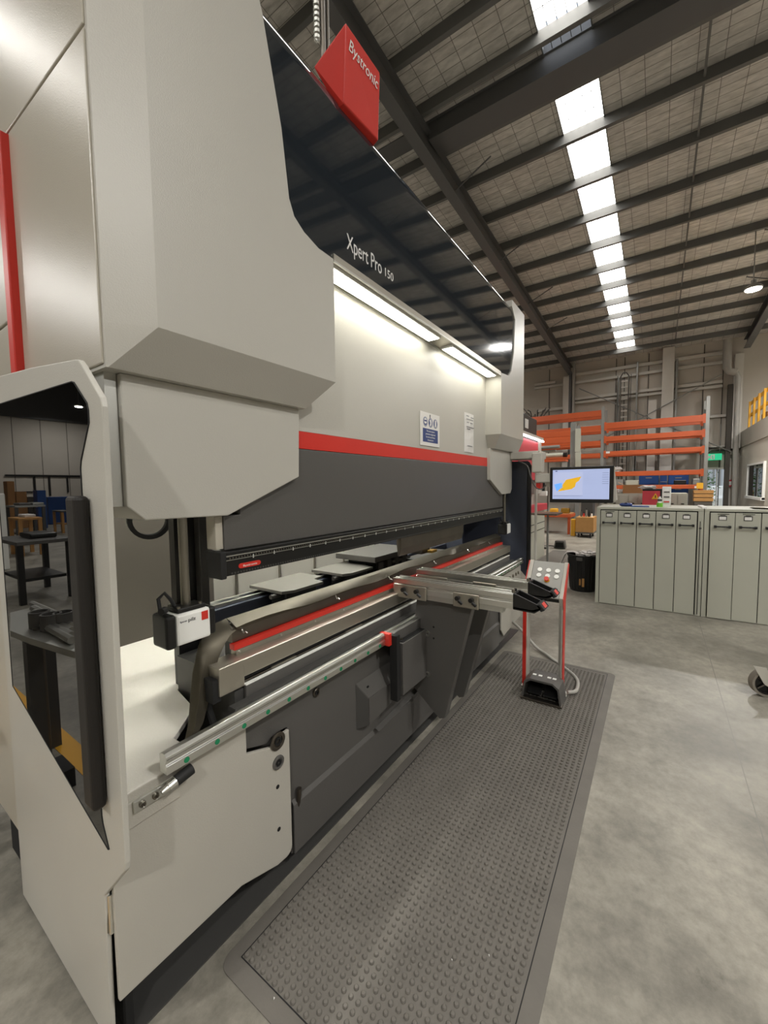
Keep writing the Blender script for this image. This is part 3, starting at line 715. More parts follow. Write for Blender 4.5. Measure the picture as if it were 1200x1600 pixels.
# --- aprons
ap = MB().py([(.843, .735), (.843, .622), (.955, .582), (.965, .60), (1.0, .605), (1.045, .60), (1.052, .58), (1.052, .062), (3.98, .062), (3.98, .735)], 1.19, 1.215).build('front_apron', 'charcoal', PB, bevel=.002)
MB().px([(1.176, .065), (1.176, .268), (1.19, .286), (1.19, .065)], 1.058, 3.6).build('apron_step', 'charcoal', ap, bevel=.002)
MB().tube([(1.085, 1.185, .25), (1.087, 1.176, .29), (1.089, 1.176, .325)], .010, 8).build('hook', 'steel_dark', ap, smooth=True)
# bolts on the apron
def bolt(x, y, z, r, m1, m2, par, name='bolt'):
    b = MB().loops([[(x+q*math.cos(a*pi/12), y-h, z+q*math.sin(a*pi/12)) for a in range(24)] for q, h in ((r, 0), (r, .005), (r*.8, .008), (r*.62, .007), (r*.58, .003))], True).build(name, m1, par, smooth=True)
    MB().ring((x, y-.003, z), (0, -1, 0), r*.45, r*.22, .004, 16).build('socket', m2, b)
    return b
bolt(1.212, 1.19, .669, .020, 'steel_dark', 'gap', ap)
# panel (light) in front of the near end
pp = [(.415, .725), (.415, .165), (.80, .160), (.96, .104)]
for k in range(5):
    a = -pi/2 + k/4*pi/2; pp.append((1.005+.03*math.cos(a), .130+.03*math.sin(a)))
pp += [(1.035, .605), (.965, .602), (.957, .578), (.84, .618), (.84, .725)]
lp = MB().py(pp, 1.165, 1.180).build('front_panel_cover', 'cream_panel', PB, bevel=.003)
bolt(.975, 1.165, .592, .034, 'steel_dark', 'gap', lp, 'bearing_bolt')
bolt(.975, 1.165, .508, .026, 'charcoal', 'gap', lp, 'cover_bolt')
for z in (.413, .243): MB().cyl((.970, 1.1635, z), (.970, 1.1655, z), .008, n=12).build('hole', 'gap', lp)
for x, z in ((.625, .722), (.70, .725)): MB().cyl((x, 1.1635, z), (x, 1.1655, z), .008, n=12).build('hole', 'gap', lp)
# small seam of the panel's left lip and the shelf
MB().box(.415, .60, 1.158, 1.166, .628, .70).build('panel_lip', 'cream_panel', lp, bevel=.002)
sh = MB().pz([(.41, 1.166), (.84, 1.166), (.84, 1.235), (.66, 1.215), (.66, 1.30), (.80, 1.42), (.84, 1.61), (1.45, 1.61), (1.45, 2.3), (.41, 2.3)], .705, .728).build('side_shelf', 'shelf_white', PB, bevel=.003)
MB().pz([(.50, 1.18), (.84, 1.18), (.90, 1.5), (.5, 1.5)], .60, .61).build('shelf_well', 'charcoal_dark', PB)
MB().box(.56, .83, 1.19, 1.2, .61, .70).build('well_wall', 'charcoal_dark', PB)
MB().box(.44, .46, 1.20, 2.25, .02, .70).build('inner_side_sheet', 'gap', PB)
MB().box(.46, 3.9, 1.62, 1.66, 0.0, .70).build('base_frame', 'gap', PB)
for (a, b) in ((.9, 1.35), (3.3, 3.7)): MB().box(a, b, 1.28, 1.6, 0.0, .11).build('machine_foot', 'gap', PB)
# far light panel mirroring the near one
MB().py([(3.62, .70), (3.62, .20), (3.70, .12), (4.25, .16), (4.25, .70)], 1.165, 1.18).build('front_panel_cover', 'cream_panel', PB, bevel=.003)
for x in (3.75, 3.85, 3.95, 4.05, 4.13): MB().box(x, x+.006, 1.15, 1.165, .63, .66).build('cable_fixing', 'steel', PB)
MB().pz([(3.62, 1.18), (4.25, 1.18), (4.25, 2.0), (3.62, 2.0)], .705, .728).build('side_shelf', 'cream_panel', PB)
# --- linear rail of the sheet supports, with green caps on its face
rl = MB().px([(1.165, .738), (1.128, .738), (1.128, .762), (1.133, .766), (1.133, .772), (1.128, .776), (1.128, .790), (1.138, .797), (1.156, .797), (1.165, .790)], .548, 4.2).build('support_rail', 'alu', PB, bevel=.001)
MB().box(.80, 4.0, 1.165, 1.20, .78, .80).build('rail_spacer', 'charcoal_dark', rl)
MB().box(.55, 4.2, 1.1274, 1.129, .7805, .782).build('rail_groove', 'charcoal_dark', rl)
for i in range(36):
    x = .607 + .1*i
    if 1.75 < x < 2.45: continue
    MB().cyl((x, 1.1268, .7505), (x, 1.1285, .7505), .0085, n=16).build('green_cap', 'green', rl)
# end stop
es = MB().box(.468, .60, 1.150, 1.158, .668, .702).build('end_stop', 'alu_matt', PB, bevel=.002)
for x in (.49, .525): bolt(x, 1.150, .685, .009, 'steel', 'steel_dark', es, 'screw')
MB().cyl((.553, 1.135, .697), (.575, 1.135, .702), .016, n=16).build('washer', 'alu', es, smooth=True)
MB().cyl((.575, 1.135, .702), (.625, 1.135, .710), .0165, n=16).build('buffer', 'black_rubber', es, smooth=True)
MB().cyl((.535, 1.135, .693), (.553, 1.135, .697), .006, .011, n=10).build('buffer_bolt', 'alu', es)

# --- near end guard: painted frame with a smoked window
XG = .40
gf = [(1.95, .02), (1.20, .02), (1.183, .475), (1.050, .619), (1.046, .64), (1.030, 1.735), (1.035, 1.755), (1.128, 1.845), (1.145, 1.858), (1.165, 1.862), (1.47, 1.895), (1.95, 1.935)]
GD = MB().px(gf, XG, XG+.014).build('end_guard', 'cream', PB, bevel=.003)
gg = [(1.872, 1.835), (1.185, 1.812), (1.172, 1.808), (1.105, 1.751), (1.099, 1.735), (1.099, 1.706), (1.158, 1.62), (1.164, 1.60), (1.164, .71), (1.160, .69), (1.131, .634), (1.136, .632), (1.872, .858)]
MB().px(gg, XG-.0015, XG+.0005).build('smoked_window', 'smoked', GD)
mm = MB(); mm.tube([(XG-.001, y, z) for y, z in gg + gg[:1]], .0018, 6).build('window_seal', 'black_rubber', GD)
MB().px([(1.95, 1.935), (2.7, 1.98), (2.7, .27), (1.95, .27)], XG+.002, XG+.02).build('guard_wing', 'cream_side', GD, bevel=.003)
hb = MB().box(XG-.034, XG-.002, 1.118, 1.178, .757, 1.535).build('guard_handle', 'black_brown', PB, bevel=.010, seg=3)
MB().box(XG+.002, XG+.014, 1.185, 1.215, .36, .47).build('hinge', 'steel', GD, bevel=.004)
MB().cyl((XG+.012, 1.182, .36), (XG+.012, 1.182, .47), .006, n=10).build('hinge_pin', 'alu', GD)
MB().box(.42, 4.25, 1.182, 1.9, .0005, .006).build('under_plate', 'charcoal_dark', PB)  # thin dark sheet added on the floor, darkens it under the machine
# --- far end guard: dark inside face, light edge
XE = 4.32
gf2 = [(y, z) for y, z in [(1.06, .12), (1.06, 1.72), (1.10, 1.78), (2.0, 1.85), (2.0, .35), (1.5, .35), (1.25, .30), (1.12, .12)]]
G2 = MB().px([(1.085, .52), (1.085, 1.74), (1.105, 1.775), (1.125, 1.79), (1.9, 1.79), (1.9, .72), (1.25, .70)], XE, XE+.012).build('end_guard', 'slate', PB, bevel=.002)
MB().px([(1.048, .30), (1.048, 1.74), (1.068, 1.78), (1.10, 1.80), (1.9, 1.80), (1.9, 1.83), (1.03, 1.83), (1.03, .3)], XE-.01, XE+.03).build('guard_edge', 'cream', G2, bevel=.003)
MB().box(XE-.03, XE-.002, 1.082, 1.12, .65, 1.74).build('guard_handle', 'black', G2, bevel=.008)

# --- red logo box on the top edge
RBX = [(1.345, 3.395), (1.60, 3.395), (1.592, 3.10), (1.335, 3.075)]
yb_ = 1.07
fr = [(1.345, yb_, 3.385), (1.585, yb_, 3.385), (1.652, 1.13, 3.172), (1.396, 1.13, 3.15)]
bk = [(1.295, 1.20, 3.25), (1.64, 1.20, 3.25), (1.66, 1.165, 3.165), (1.40, 1.165, 3.145)]
RB = MB().hull(fr, bk).build('logo_box', 'red', PB, bevel=.005)
TILT = Matrix(((1, 0, 0), (0, -.271, -.963), (0, .963, -.271)))
text('Bystronic', .05, (1.378, yb_+.0150, 3.321), TILT, 'logo_print', 'white', RB, width=.20, height=.046)
MB().cyl((1.40, 1.24, 3.3), (1.40, 1.24, 7.2), .012, n=8).cyl((1.43, 1.24, 3.3), (1.43, 1.24, 7.2), .009, n=8).build('supply_conduit', 'steel_dark', PB)
mm = MB(); z = 3.45
while z < 7.2: mm.ring((1.375, 1.25, z), (0, 0, 1), .014, .008, .012, 8); z += .022
sc = mm.build('supply_chain', 'alu_matt', PB); sc['kind'] = 'stuff'
# model lettering
text('Xpert Pro', .09, (1.425, YP-.0015, 2.585), FACE_MY, 'model_print', 'paper', PB, width=.268, height=.088)
text('150', .06, (1.712, YP-.0015, 2.592), FACE_MY, 'model_print', 'paper', PB, width=.075, height=.040)
bmod = [o for o in COL.objects if o.name.startswith('model_print')]

# --- papers taped to the ram cover
sg = thing('safety_sign', 'blue and white safety sign taped to the machine face above the red stripe', 'sign', (2.43, YR-.004, 1.92))
MB().box(2.30, 2.575, YR-.006, YR-.002, 1.812, 2.03).build('sheet', 'paper', sg)
MB().box(2.333, 2.548, YR-.0065, YR-.006, 1.836, 1.925).build('text_panel', 'ink', sg)
for i, t_ in enumerate(['This area requires', 'protective equipment', 'be worn at all times', 'by operators']):
    text(t_, .016, (2.44, YR-.0072, 1.905-.0195*i), FACE_MY, 'sign_print', 'white', sg, align='CENTER', ext=.0002)
for i in range(3):
    cx_ = 2.368 + .0725*i
    MB().cyl((cx_, YR-.0063, 1.968), (cx_, YR-.006, 1.968), .031, n=24).build('mandatory_disc', 'ink', sg)
    MB().ring((cx_, YR-.0063, 1.968), (0, -1, 0), .0265, .0245, .0004, 24).build('disc_ring', 'white', sg)
# pictograms: goggles, face shield, glove
MB().cyl((2.368, YR-.0072, 1.972), (2.368, YR-.0064, 1.972), .018, n=20).build('pictogram', 'white', sg)
MB().box(2.352, 2.384, YR-.0076, YR-.0072, 1.969, 1.979).build('pictogram', 'ink', sg)
MB().py([(2.428, 1.985), (2.445, 1.99), (2.455, 1.975), (2.452, 1.955), (2.442, 1.945), (2.43, 1.95), (2.436, 1.965)], YR-.0072, YR-.0064).build('pictogram', 'white', sg)
MB().py([(2.505, 1.948), (2.521, 1.948), (2.523, 1.966), (2.520, 1.99), (2.512, 1.992), (2.506, 1.985), (2.503, 1.968)], YR-.0072, YR-.0064).build('pictogram', 'white', sg)
MB().box(2.43, 2.436, YR-.0085, YR-.0058, 2.0, 2.02).build('clip', 'black', sg)
s2 = thing('printed_note', 'narrow white printed sheet taped beside the far end of the machine face', 'paper', (3.11, YR-.004, 1.96))
mm = MB(); LL = []
for k in range(7):
    z = 1.812 + .052*k; b_ = .006*math.sin(k*1.1)
    LL.append([(3.02, YR-.003, z), (3.11, YR-.006-abs(b_), z), (3.215, YR-.003, z), (3.215, YR-.0015, z), (3.11, YR-.0045-abs(b_), z), (3.02, YR-.0015, z)])
mm.loops(LL).build('sheet', 'paper', s2)
for i, (a, b, z) in enumerate(((3.04, 3.09, 2.095), (3.13, 3.19, 2.09), (3.04, 3.18, 2.07), (3.05, 3.09, 2.045), (3.12, 3.17, 2.045), (3.04, 3.2, 2.01), (3.05, 3.12, 1.995), (3.06, 3.16, 1.86))):
    MB().box(a, b, YR-.0135, YR-.0125, z, z+.005).build('print_line', 'greytext', s2)

# ================================================================ SHEET SUPPORTS
def support(x0, label, yb, name='sheet_support'):
    t = thing(name, label, 'support arm', (x0, .80, .25), 'sheet support arms')
    zt = 1.018; ya, yt = 1.255, .565
    # extruded profile with two upstands and T slots
    pr = [(0, 0), (.085, 0), (.085, .030), (.078, .034), (.078, .042), (.085, .046), (.085, .072), (.070, .072), (.066, .060), (.050, .060), (.046, .072), (.030, .072), (.026, .060), (.014, .060), (.010, .072), (0, .072), (0, .046), (.007, .042), (.007, .034), (0, .030)]
    dz = -.0
    MB().hull([(x0+a, ya, zt-.072+b) for a, b in pr], [(x0+a, yt, zt-.072+b) for a, b in pr]).build('arm_profile', 'alu', t, bevel=.001)
    MB().hull([(x0+.004, ya-.02, zt-.10), (x0+.05, ya-.02, zt-.10), (x0+.05, ya-.02, zt-.073), (x0+.004, ya-.02, zt-.073)],
              [(x0+.004, yt+.05, zt-.10), (x0+.05, yt+.05, zt-.10), (x0+.05, yt+.05, zt-.073), (x0+.004, yt+.05, zt-.073)]).build('lower_profile', 'alu_matt', t)
    # brush strips on top
    for a in (.030, .066): MB().box(x0+a-.014, x0+a+.004, yt+.01, ya-.01, zt-.014, zt-.004).build('brush_strip', 'steel_dark', t)
    # tip cap: open wedge frame
    cp = MB().px([(yt, zt-.074), (yt-.10, zt-.078), (yt-.135, zt-.052), (yt-.118, zt-.048), (yt-.09, zt-.060), (yt, zt-.058)], x0-.002, x0+.088).build('tip_cap', 'black', t, bevel=.003)
    for a in (-.002, .079): MB().px([(yt, zt-.07), (yt, zt+.004), (yt-.012, zt+.004), (yt-.125, zt-.038), (yt-.135, zt-.052), (yt-.10, zt-.072)], x0+a, x0+a+.009).build('cap_side', 'black', cp, bevel=.002)
    MB().px([(yt-.105, zt-.036), (yt-.125, zt-.028), (yt-.148, zt-.055), (yt-.130, zt-.066)], x0-.002, x0+.088).build('cap_nose', 'black_rubber', cp, bevel=.003)
    MB().box(x0+.01, x0+.076, yt-.01, yt+.0, zt-.055, zt+.002).build('cap_web', 'black', cp)
    lbp = MB().hull([(x0+.022, yt-.1290, zt-.0305), (x0+.064, yt-.1290, zt-.0305), (x0+.064, yt-.1450, zt-.0493), (x0+.022, yt-.1450, zt-.0493)],
                    [(x0+.022, yt-.1250, zt-.0335), (x0+.064, yt-.1250, zt-.0335), (x0+.064, yt-.1410, zt-.0523), (x0+.022, yt-.1410, zt-.0523)]).build('cap_label', 'red', cp)
    MB().cyl((x0+.02, yt+.004, zt+.004), (x0+.02, yt+.004, zt+.02), .008, n=10).build('stop_pin', 'steel', cp)
    MB().cyl((x0+.055, yt+.004, zt+.004), (x0+.055, yt+.004, zt+.016), .007, n=10).build('stop_pin', 'black', cp)
    # two clamp plates with black hand screws
    for (y0_, y1_) in ((1.245, 1.035), (.875, .735)):
        cpz = (zt-.105, zt-.028)
        pl = MB().box(x0-.012, x0-.001, y1_, y0_, cpz[0], cpz[1]).build('clamp_plate', 'nickel', t, bevel=.008, seg=3)
        ys = (y0_-.07, y0_-.155) if y0_ > 1 else (y0_-.03, y0_-.105)
        for q in ys:
            MB().cyl((x0-.012, q, zt-.055), (x0-.032, q, zt-.055), .012, n=14).build('hand_screw', 'black', pl, smooth=True)
            MB().cyl((x0-.0125, q-.022, zt-.085), (x0-.020, q-.004, zt-.068), .008, n=8).build('screw_lever', 'black', pl)
    # column below
    yc = yb
    po = [(yc[0], .918), (yc[1], .918), (yc[2], .245), (yc[3], .232), (yc[4], .40)]
    col = MB().px(po, x0+.05, x0+.058).build('column_plate', 'charcoal', t, bevel=.002)
    e0, e1 = Vector((0, yc[1], .918)), Vector((0, yc[2], .245))
    MB().hull([(x0+.058, yc[1], .918), (x0+.10, yc[1], .918), (x0+.10, yc[1]+.012, .918), (x0+.058, yc[1]+.012, .918)],
              [(x0+.058, yc[2], .245), (x0+.10, yc[2], .245), (x0+.10, yc[2]+.012, .245), (x0+.058, yc[2]+.012, .245)]).build('column_flange', 'charcoal', t)
    MB().px([(p_[0]-.0 if p_[0] < 1 else p_[0], p_[1]) for p_ in po], x0+.10, x0+.108).build('column_plate', 'charcoal_dark', t, bevel=.002)
    bq = [at(668, 990, x=1.98), at(668, 1053, x=1.98)]
    for (q, z) in ((bq[0].y, bq[0].z), (bq[1].y, bq[1].z)):
        MB().ring((x0+.05, q, z), (-1, 0, 0), .016, .007, .005, 20).build('bolt', 'alu', col)
    for (q, z) in ((1.02, .755), (1.02, .69)):
        MB().cyl((x0+.0492, q, z), (x0+.0505, q, z), .006, n=10).build('hole', 'gap', col)
    return t
s1 = support(1.93, 'nearer sheet support arm with aluminium bars and black tip on a charcoal column', (1.125, .790, .955, .985, 1.19))
# carriage of the first support on the rail
ca = MB().box(1.70, 1.985, 1.105, 1.127, .60, .79).build('carriage', 'charcoal', s1, bevel=.003)
MB().box(1.655, 1.680, 1.105, 1.165, .735, .798).build('wiper', 'red', ca, bevel=.002)
MB().box(1.682, 1.712, 1.075, 1.12, .44, .785).build('brush_block', 'black_rubber', ca, bevel=.002)
MB().px([(1.125, .45), (1.125, .735), (1.065, .735), (1.065, .46)], 1.725, 1.98).build('side_box', 'charcoal', ca, bevel=.003)
MB().box(1.735, 1.97, 1.072, 1.118, .733, .7375).build('box_opening', 'gap', ca)
MB().cyl((1.765, 1.10, .737), (1.765, 1.10, .745), .008, n=8).build('screw', 'steel', ca)
s2_ = support(2.20, 'farther sheet support arm with aluminium bars and black tip, just behind the nearer one', (1.125, .775, .955, .985, 1.19))
MB().box(2.06, 2.26, 1.10, 1.127, .60, .79).build('carriage', 'charcoal', s2_, bevel=.003)

# bracket on the apron under the rail
bk_ = thing('cable_bracket', 'charcoal folded bracket screwed to the dark apron below the bright rail', 'bracket', (1.49, 1.19, .5))
MB().hull([(1.485, 1.188, .590), (1.82, 1.188, .590), (1.82, 1.188, .582), (1.485, 1.188, .582)],
          [(1.53, 1.145, .512), (1.82, 1.145, .512), (1.82, 1.145, .504), (1.53, 1.145, .504)]).build('flange', 'charcoal', bk_)
MB().py([(1.53, .51), (1.82, .51), (1.82, .41), (1.53, .375)], 1.142, 1.148).build('face', 'charcoal', bk_, bevel=.001)
MB().hull([(1.484, 1.189, .585), (1.53, 1.146, .51), (1.53, 1.146, .375), (1.484, 1.189, .36)],
          [(1.487, 1.189, .585), (1.533, 1.146, .51), (1.533, 1.146, .375), (1.487, 1.189, .36)]).build('side', 'charcoal_dark', bk_)
MB().cyl((1.55, 1.168, .556), (1.55, 1.162, .552), .007, n=10).build('hole', 'gap', bk_)
# guide bar below
MB().hull([(1.62, 1.175, .30), (1.66, 1.175, .30), (1.66, 1.15, .29), (1.62, 1.15, .29)], [(2.05, 1.175, .34), (2.09, 1.175, .34), (2.09, 1.15, .33), (2.05, 1.15, .33)]).build('guide_bar', 'charcoal', PB)

# ================================================================ ANTI-FATIGUE MAT
MX0, MX1, MY0, MY1 = .685, 3.66, .242, 1.142
MT = thing('floor_mat', 'long dark grey studded rubber mat on the concrete floor beside the press brake', 'mat', ((MX0+MX1)/2, (MY0+MY1)/2, 0))
def rrect(x0, x1, y0, y1, r, z, n=6):
    out = []
    for cx, cy, a0 in ((x1-r, y1-r, 0), (x0+r, y1-r, pi/2), (x0+r, y0+r, pi), (x1-r, y0+r, 1.5*pi)):
        for k in range(n+1): a = a0 + k/n*pi/2; out.append((cx+r*math.cos(a), cy+r*math.sin(a), z))
    return out
b_ = .052
MB().loops([rrect(MX0, MX1, MY0, MY1, .045, .0005), rrect(MX0, MX1, MY0, MY1, .045, .003), rrect(MX0+b_, MX1-b_, MY0+b_, MY1-b_, .006, .0115)]).build('border', 'rubber_mat', MT, bevel=0)
MB().box(MX0+b_+.002, MX1-b_-.002, MY0+b_+.002, MY1-b_-.002, .009, .0125).build('mat_field', 'rubber_mat', MT)
mm = MB()
for (a, b, c, d) in ((MX0+b_, MX1-b_, MY0+b_-.001, MY0+b_+.002), (MX0+b_, MX1-b_, MY1-b_-.002, MY1-b_+.001), (MX0+b_-.001, MX0+b_+.002, MY0+b_, MY1-b_), (MX1-b_-.002, MX1-b_+.001, MY0+b_, MY1-b_)):
    mm.box(a, b, c, d, .0115, .0131)
mm.build('moulded_edge', 'black_rubber', MT)
pitch = .0265; pity = .0272; nx = int((MX1-MX0-2*b_-.01)/pitch); ny = int((MY1-MY0-2*b_-.0)/pity)
sx0 = MX0 + b_ + .012; sy0 = MY1 - b_ - .012
spots = []
for i in range(nx):
    for j in range(ny):
        x = sx0+i*pitch; y = sy0-j*pity
        c = CAM_R.transposed() @ Vector((x, y, -CAM_H)); u = 600+FOC*c.x/-c.z; v = 800-FOC*c.y/-c.z
        vis = -10 < u < 1210 and v < 1612
        spots.append((0 if vis else 1, c.length, x, y))
spots.sort()
sm = None
loc0 = world_loc(MT)
for k, (nv, d_, x, y) in enumerate(spots[:300]):
    if k == 0:
        o = MB().dome((x, y, .0120), (.0082), .0080, 12, 3).build('stud', 'rubber_mat', MT, smooth=True, origin=(x, y, .0120)); sm = o.data
    else:
        o = bpy.data.objects.new('stud', sm); COL.objects.link(o); o.parent = MT; o.location = Vector((x, y, .0120)) - loc0
mm = MB()
for nv, d_, x, y in spots[300:]: mm.dome((x, y, .0120), (.0082), .0080, 8 if d_ < 2.6 else 6, 2)
o = mm.build('stud_field', 'rubber_mat', MT, smooth=True); o['kind'] = 'stuff'
# metal chips and crumbs lying about
for i, (x, y) in enumerate(((at(706, 1500, z=.014).x, at(706, 1500, z=.014).y), (at(428, 1560, z=.014).x, at(428, 1560, z=.014).y), (at(764, 1493, z=.014).x, at(764, 1493, z=.014).y), (at(722, 1247, z=.014).x, at(722, 1247, z=.014).y))):
    o = MB().hull([(x-.003, y-.002, .013), (x+.003, y-.001, .013), (x+.002, y+.003, .013)], [(x-.002, y-.001, .017), (x+.002, y, .016), (x+.001, y+.002, .017)]).build('metal_chip', 'paper')
    tag(o, 'tiny bright metal chip between the mat studs, ' + ['right one near the bottom of the picture', 'left one near the near mat corner', 'rightmost one close to the mat border', 'lone one half way along the mat'][i], 'chip', 'metal chips on the mat')

# ================================================================ FOOT CONTROL CONSOLE
cx0, cx1 = 3.02, 3.10
CN = thing('control_console', 'red-sided grey operator console with white buttons and a foot pedal, standing on the mat', 'console', (3.06, .65, .013))
def postpoly(s):   # side view in xz: slopes back at the top
    return [(cx0, .014), (cx1, .014), (cx1+.01, .72), (cx1+.13, .955), (cx1+.10, .965), (cx0-.02, .74), (cx0, .66)]
for (y0_, y1_, mname) in ((.775, .805, 0), (.530, .558, 0)):
    side = MB().py(postpoly(0), y0_, y1_).build('post', 'cream_panel', CN, bevel=.005)
    yy = y1_+.001 if y0_ > .6 else y0_-.003
    MB().py([(cx0-.002, .05), (cx1-.02, .05), (cx1-.01, .71), (cx1+.11, .95), (cx1+.085, .962), (cx0-.022, .735), (cx0-.002, .66)], (y1_ if y0_ > .6 else y0_-.004), (y1_+.004 if y0_ > .6 else y0_)).build('side_trim', 'red', side)
    MB().box(cx0-.004, cx0, y0_+.008 if y0_ > .6 else y0_+.010, y1_-.001, .02, .70).build('front_trim', 'red' if y0_ > .6 else 'alu_matt', side)
# sloping desk panel
n_ = Vector((-.235, 0, .14)).normalized()
def desk(u, v, h=0):  # u along y (0 at left .79), v up the slope from .74 to .96
    a = Vector((cx0-.018, .775-u, .735)); b = Vector((cx1+.10, .775-u, .96))
    return a + (b-a)*v + Vector((-.70, 0, .71))*h
dk = MB().hull([desk(0, 0, 0), desk(.224, 0, 0), desk(.224, 1, 0), desk(0, 1, 0)], [desk(0, 0, -.02), desk(.224, 0, -.02), desk(.224, 1, -.02), desk(0, 1, -.02)]).build('desk_panel', 'console_grey', CN, bevel=.004)
MB().hull([desk(.03, .04, .002), desk(.20, .04, .002), desk(.20, .26, .002), desk(.03, .26, .002)], [desk(.03, .04, -.001), desk(.20, .04, -.001), desk(.20, .26, -.001), desk(.03, .26, -.001)]).build('tray', 'black', dk)
for r_ in range(2):
    for c_ in range(3):
        p_ = desk(.055+.062*c_, .74-.16*r_, .001); q_ = desk(.055+.062*c_, .74-.16*r_, .007)
        MB().cyl(p_, q_, .017, n=16).build('push_button', 'white', dk)
p_ = desk(.117, .46, 0); MB().cyl(p_, desk(.117, .46, .006), .019, n=16).build('button_collar', 'yellow', dk)
MB().cyl(desk(.117, .46, .006), desk(.117, .46, .028), .014, .017, n=16).build('emergency_button', 'red', dk, smooth=True)
MB().box(cx0-.01, cx0+.06, .545, .775, .705, .735).build('cross_bar', 'black', CN)
MB().box(cx0, cx1, .50, .82, .013, .03).build('under_plate', 'alu_matt', CN, bevel=.003)
# pedal hood
py0, py1 = .512, .765
px0, px1 = 2.86, 3.03
hood = MB()
out = lambda x: [(x, py1+.01, .02), (x, py1-.01, .145), (x, py1-.05, .175), (x, py0+.05, .175), (x, py0+.01, .145), (x, py0-.01, .02)]
inn = lambda x: [(x, py1-.004, .03), (x, py1-.02, .135), (x, py1-.055, .162), (x, py0+.055, .162), (x, py0+.02, .135), (x, py0+.004, .03)]
V = hood.bm.verts.new
oa = [V(p) for p in out(px0)]; ob = [V(p) for p in out(px1)]; ia = [V(p) for p in inn(px0)]; ib = [V(p) for p in inn(px1-.01)]
F = hood.bm.faces.new
for i in range(5):
    F((oa[i], ob[i], ob[i+1], oa[i+1])); F((ia[i+1], ib[i+1], ib[i], ia[i])); F((oa[i], oa[i+1], ia[i+1], ia[i]))
F(list(reversed(ob))); F(ib); F((oa[0], ia[0], ib[0], ob[0])); F((oa[5], ob[5], ib[5], ia[5]))
hd_ = hood.build('pedal_hood', 'charcoal', CN)
for q in ((2.93, .70), (2.93, .66), (2.93, .60), (2.93, .565)): MB().box(q[0], q[0]+.02, q[1]-.012, q[1]+.012, .175, .178).build('hood_mark', 'white', hd_)
for k in range(2):
    y_ = py0+.03+.11*k
    MB().hull([(px0+.05, y_, .055), (px0+.05, y_+.09, .055), (px0+.05, y_+.09, .045), (px0+.05, y_, .045)], [(px1-.02, y_, .085), (px1-.02, y_+.09, .085), (px1-.02, y_+.09, .07), (px1-.02, y_, .07)]).build('pedal', 'black_rubber', CN)
MB().box(px0-.01, px0+.04, py0-.012, py1+.012, .013, .032).build('pedal_plate', 'steel_dark', CN, bevel=.002)
# grey hose from the machine to the console
hp = [at(790, 978, z=.15), at(806, 981, z=.10), at(828, 987, z=.05), at(850, 995, z=.03), at(870, 1008, z=.03), at(880, 1014, z=.03), at(888, 1022, z=.03)]
hp = [Vector((4.0, 1.22, .20)), Vector((3.9, 1.05, .13)), Vector((3.82, .90, .03)), Vector((3.72, .78, .018)), Vector((3.55, .62, .018)), Vector((3.44, .525, .018)), Vector((3.34, .475, .02)), Vector((3.20, .455, .03)), Vector((3.12, .46, .035)), Vector((3.07, .50, .04))]
def smooth_path(P_, n=6):
    out = []
    for i in range(len(P_)-1):
        p0, p1, p2, p3 = P_[max(i-1, 0)], P_[i], P_[i+1], P_[min(i+2, len(P_)-1)]
        for k in range(n):
            t = k/n; out.append(.5*((2*p1)+(p2-p0)*t+(2*p0-5*p1+4*p2-p3)*t*t+(3*p1-p0-3*p2+p3)*t**3))
    return out + [P_[-1]]
o = MB().tube(smooth_path(hp), .013, 10).build('cable_hose', 'pipe', smooth=True)
tag(o, 'grey hose looping over the floor from the press brake to the console', 'hose')

# ================================================================ CONTROL MONITOR ON ITS ARM
XM = 4.1
MN = thing('control_monitor', 'black framed touch monitor showing a yellow and blue part, on a cream swing arm', 'monitor', (XM, .595, 1.37))
mz0, mz1, my0, my1 = 1.371, 1.705, .324, .858
MB().box(XM, XM+.035, my0, my1, mz0, mz1).build('monitor_case', 'black', MN, bevel=.006)
MB().box(XM+.035, XM+.06, my0-.006, my1+.0, mz0+.01, mz1-.01).build('monitor_back', 'cream_side', MN, bevel=.01)
MB().hull([(XM+.02, my0-.022, mz0+.03), (XM+.05, my0-.03, mz0+.03), (XM+.05, my0+.01, mz0-.008), (XM+.02, my0+.02, mz0-.004)], [(XM+.02, my0-.006, mz1-.06), (XM+.05, my0-.006, mz1-.06), (XM+.05, my0+.0, mz1-.06), (XM+.02, my0+.0, mz1-.06)]).build('case_corner', 'cream', MN)
M['scr'] = mat('screen_background', (90, 95, 120), .3, emit=(196, 210, 250), estr=.60)
M['scr2'] = mat('screen_view', (90, 95, 120), .3, emit=(206, 216, 250), estr=.62)
M['scr_y'] = mat('screen_yellow', (208, 160, 40), .3, emit=(206, 158, 30), estr=.7)
M['scr_b'] = mat('screen_blue', (100, 160, 240), .3, emit=(96, 152, 240), estr=.8)
M['scr_g'] = mat('screen_grey', (150, 160, 190), .3, emit=(140, 150, 184), estr=.5)
M['scr_d'] = mat('screen_dark', (70, 80, 130), .3, emit=(60, 70, 120), estr=.4)
sy1, sy0, sz0, sz1 = my1-.026, my0+.032, mz0+.033, mz1-.026
SCR = MB().box(XM-.0015, XM, sy0, sy1, sz0, sz1).build('screen', 'scr', MN)
W_ = sy1-sy0; H_ = sz1-sz0
def sb(u0, u1, v0, v1, m, nm='screen_item', d=.0022): return MB().box(XM-d, XM-.0015, sy1-u1*W_, sy1-u0*W_, sz0+v0*H_, sz0+v1*H_).build(nm, m, SCR)
def sp(pts, m, nm, d=.0026): return MB().px([(sy1-u*W_, sz0+v*H_) for u, v in pts], XM-d, XM-.0022).build(nm, m, SCR)
sb(.02, .545, .12, .92, 'scr2', 'view_area')
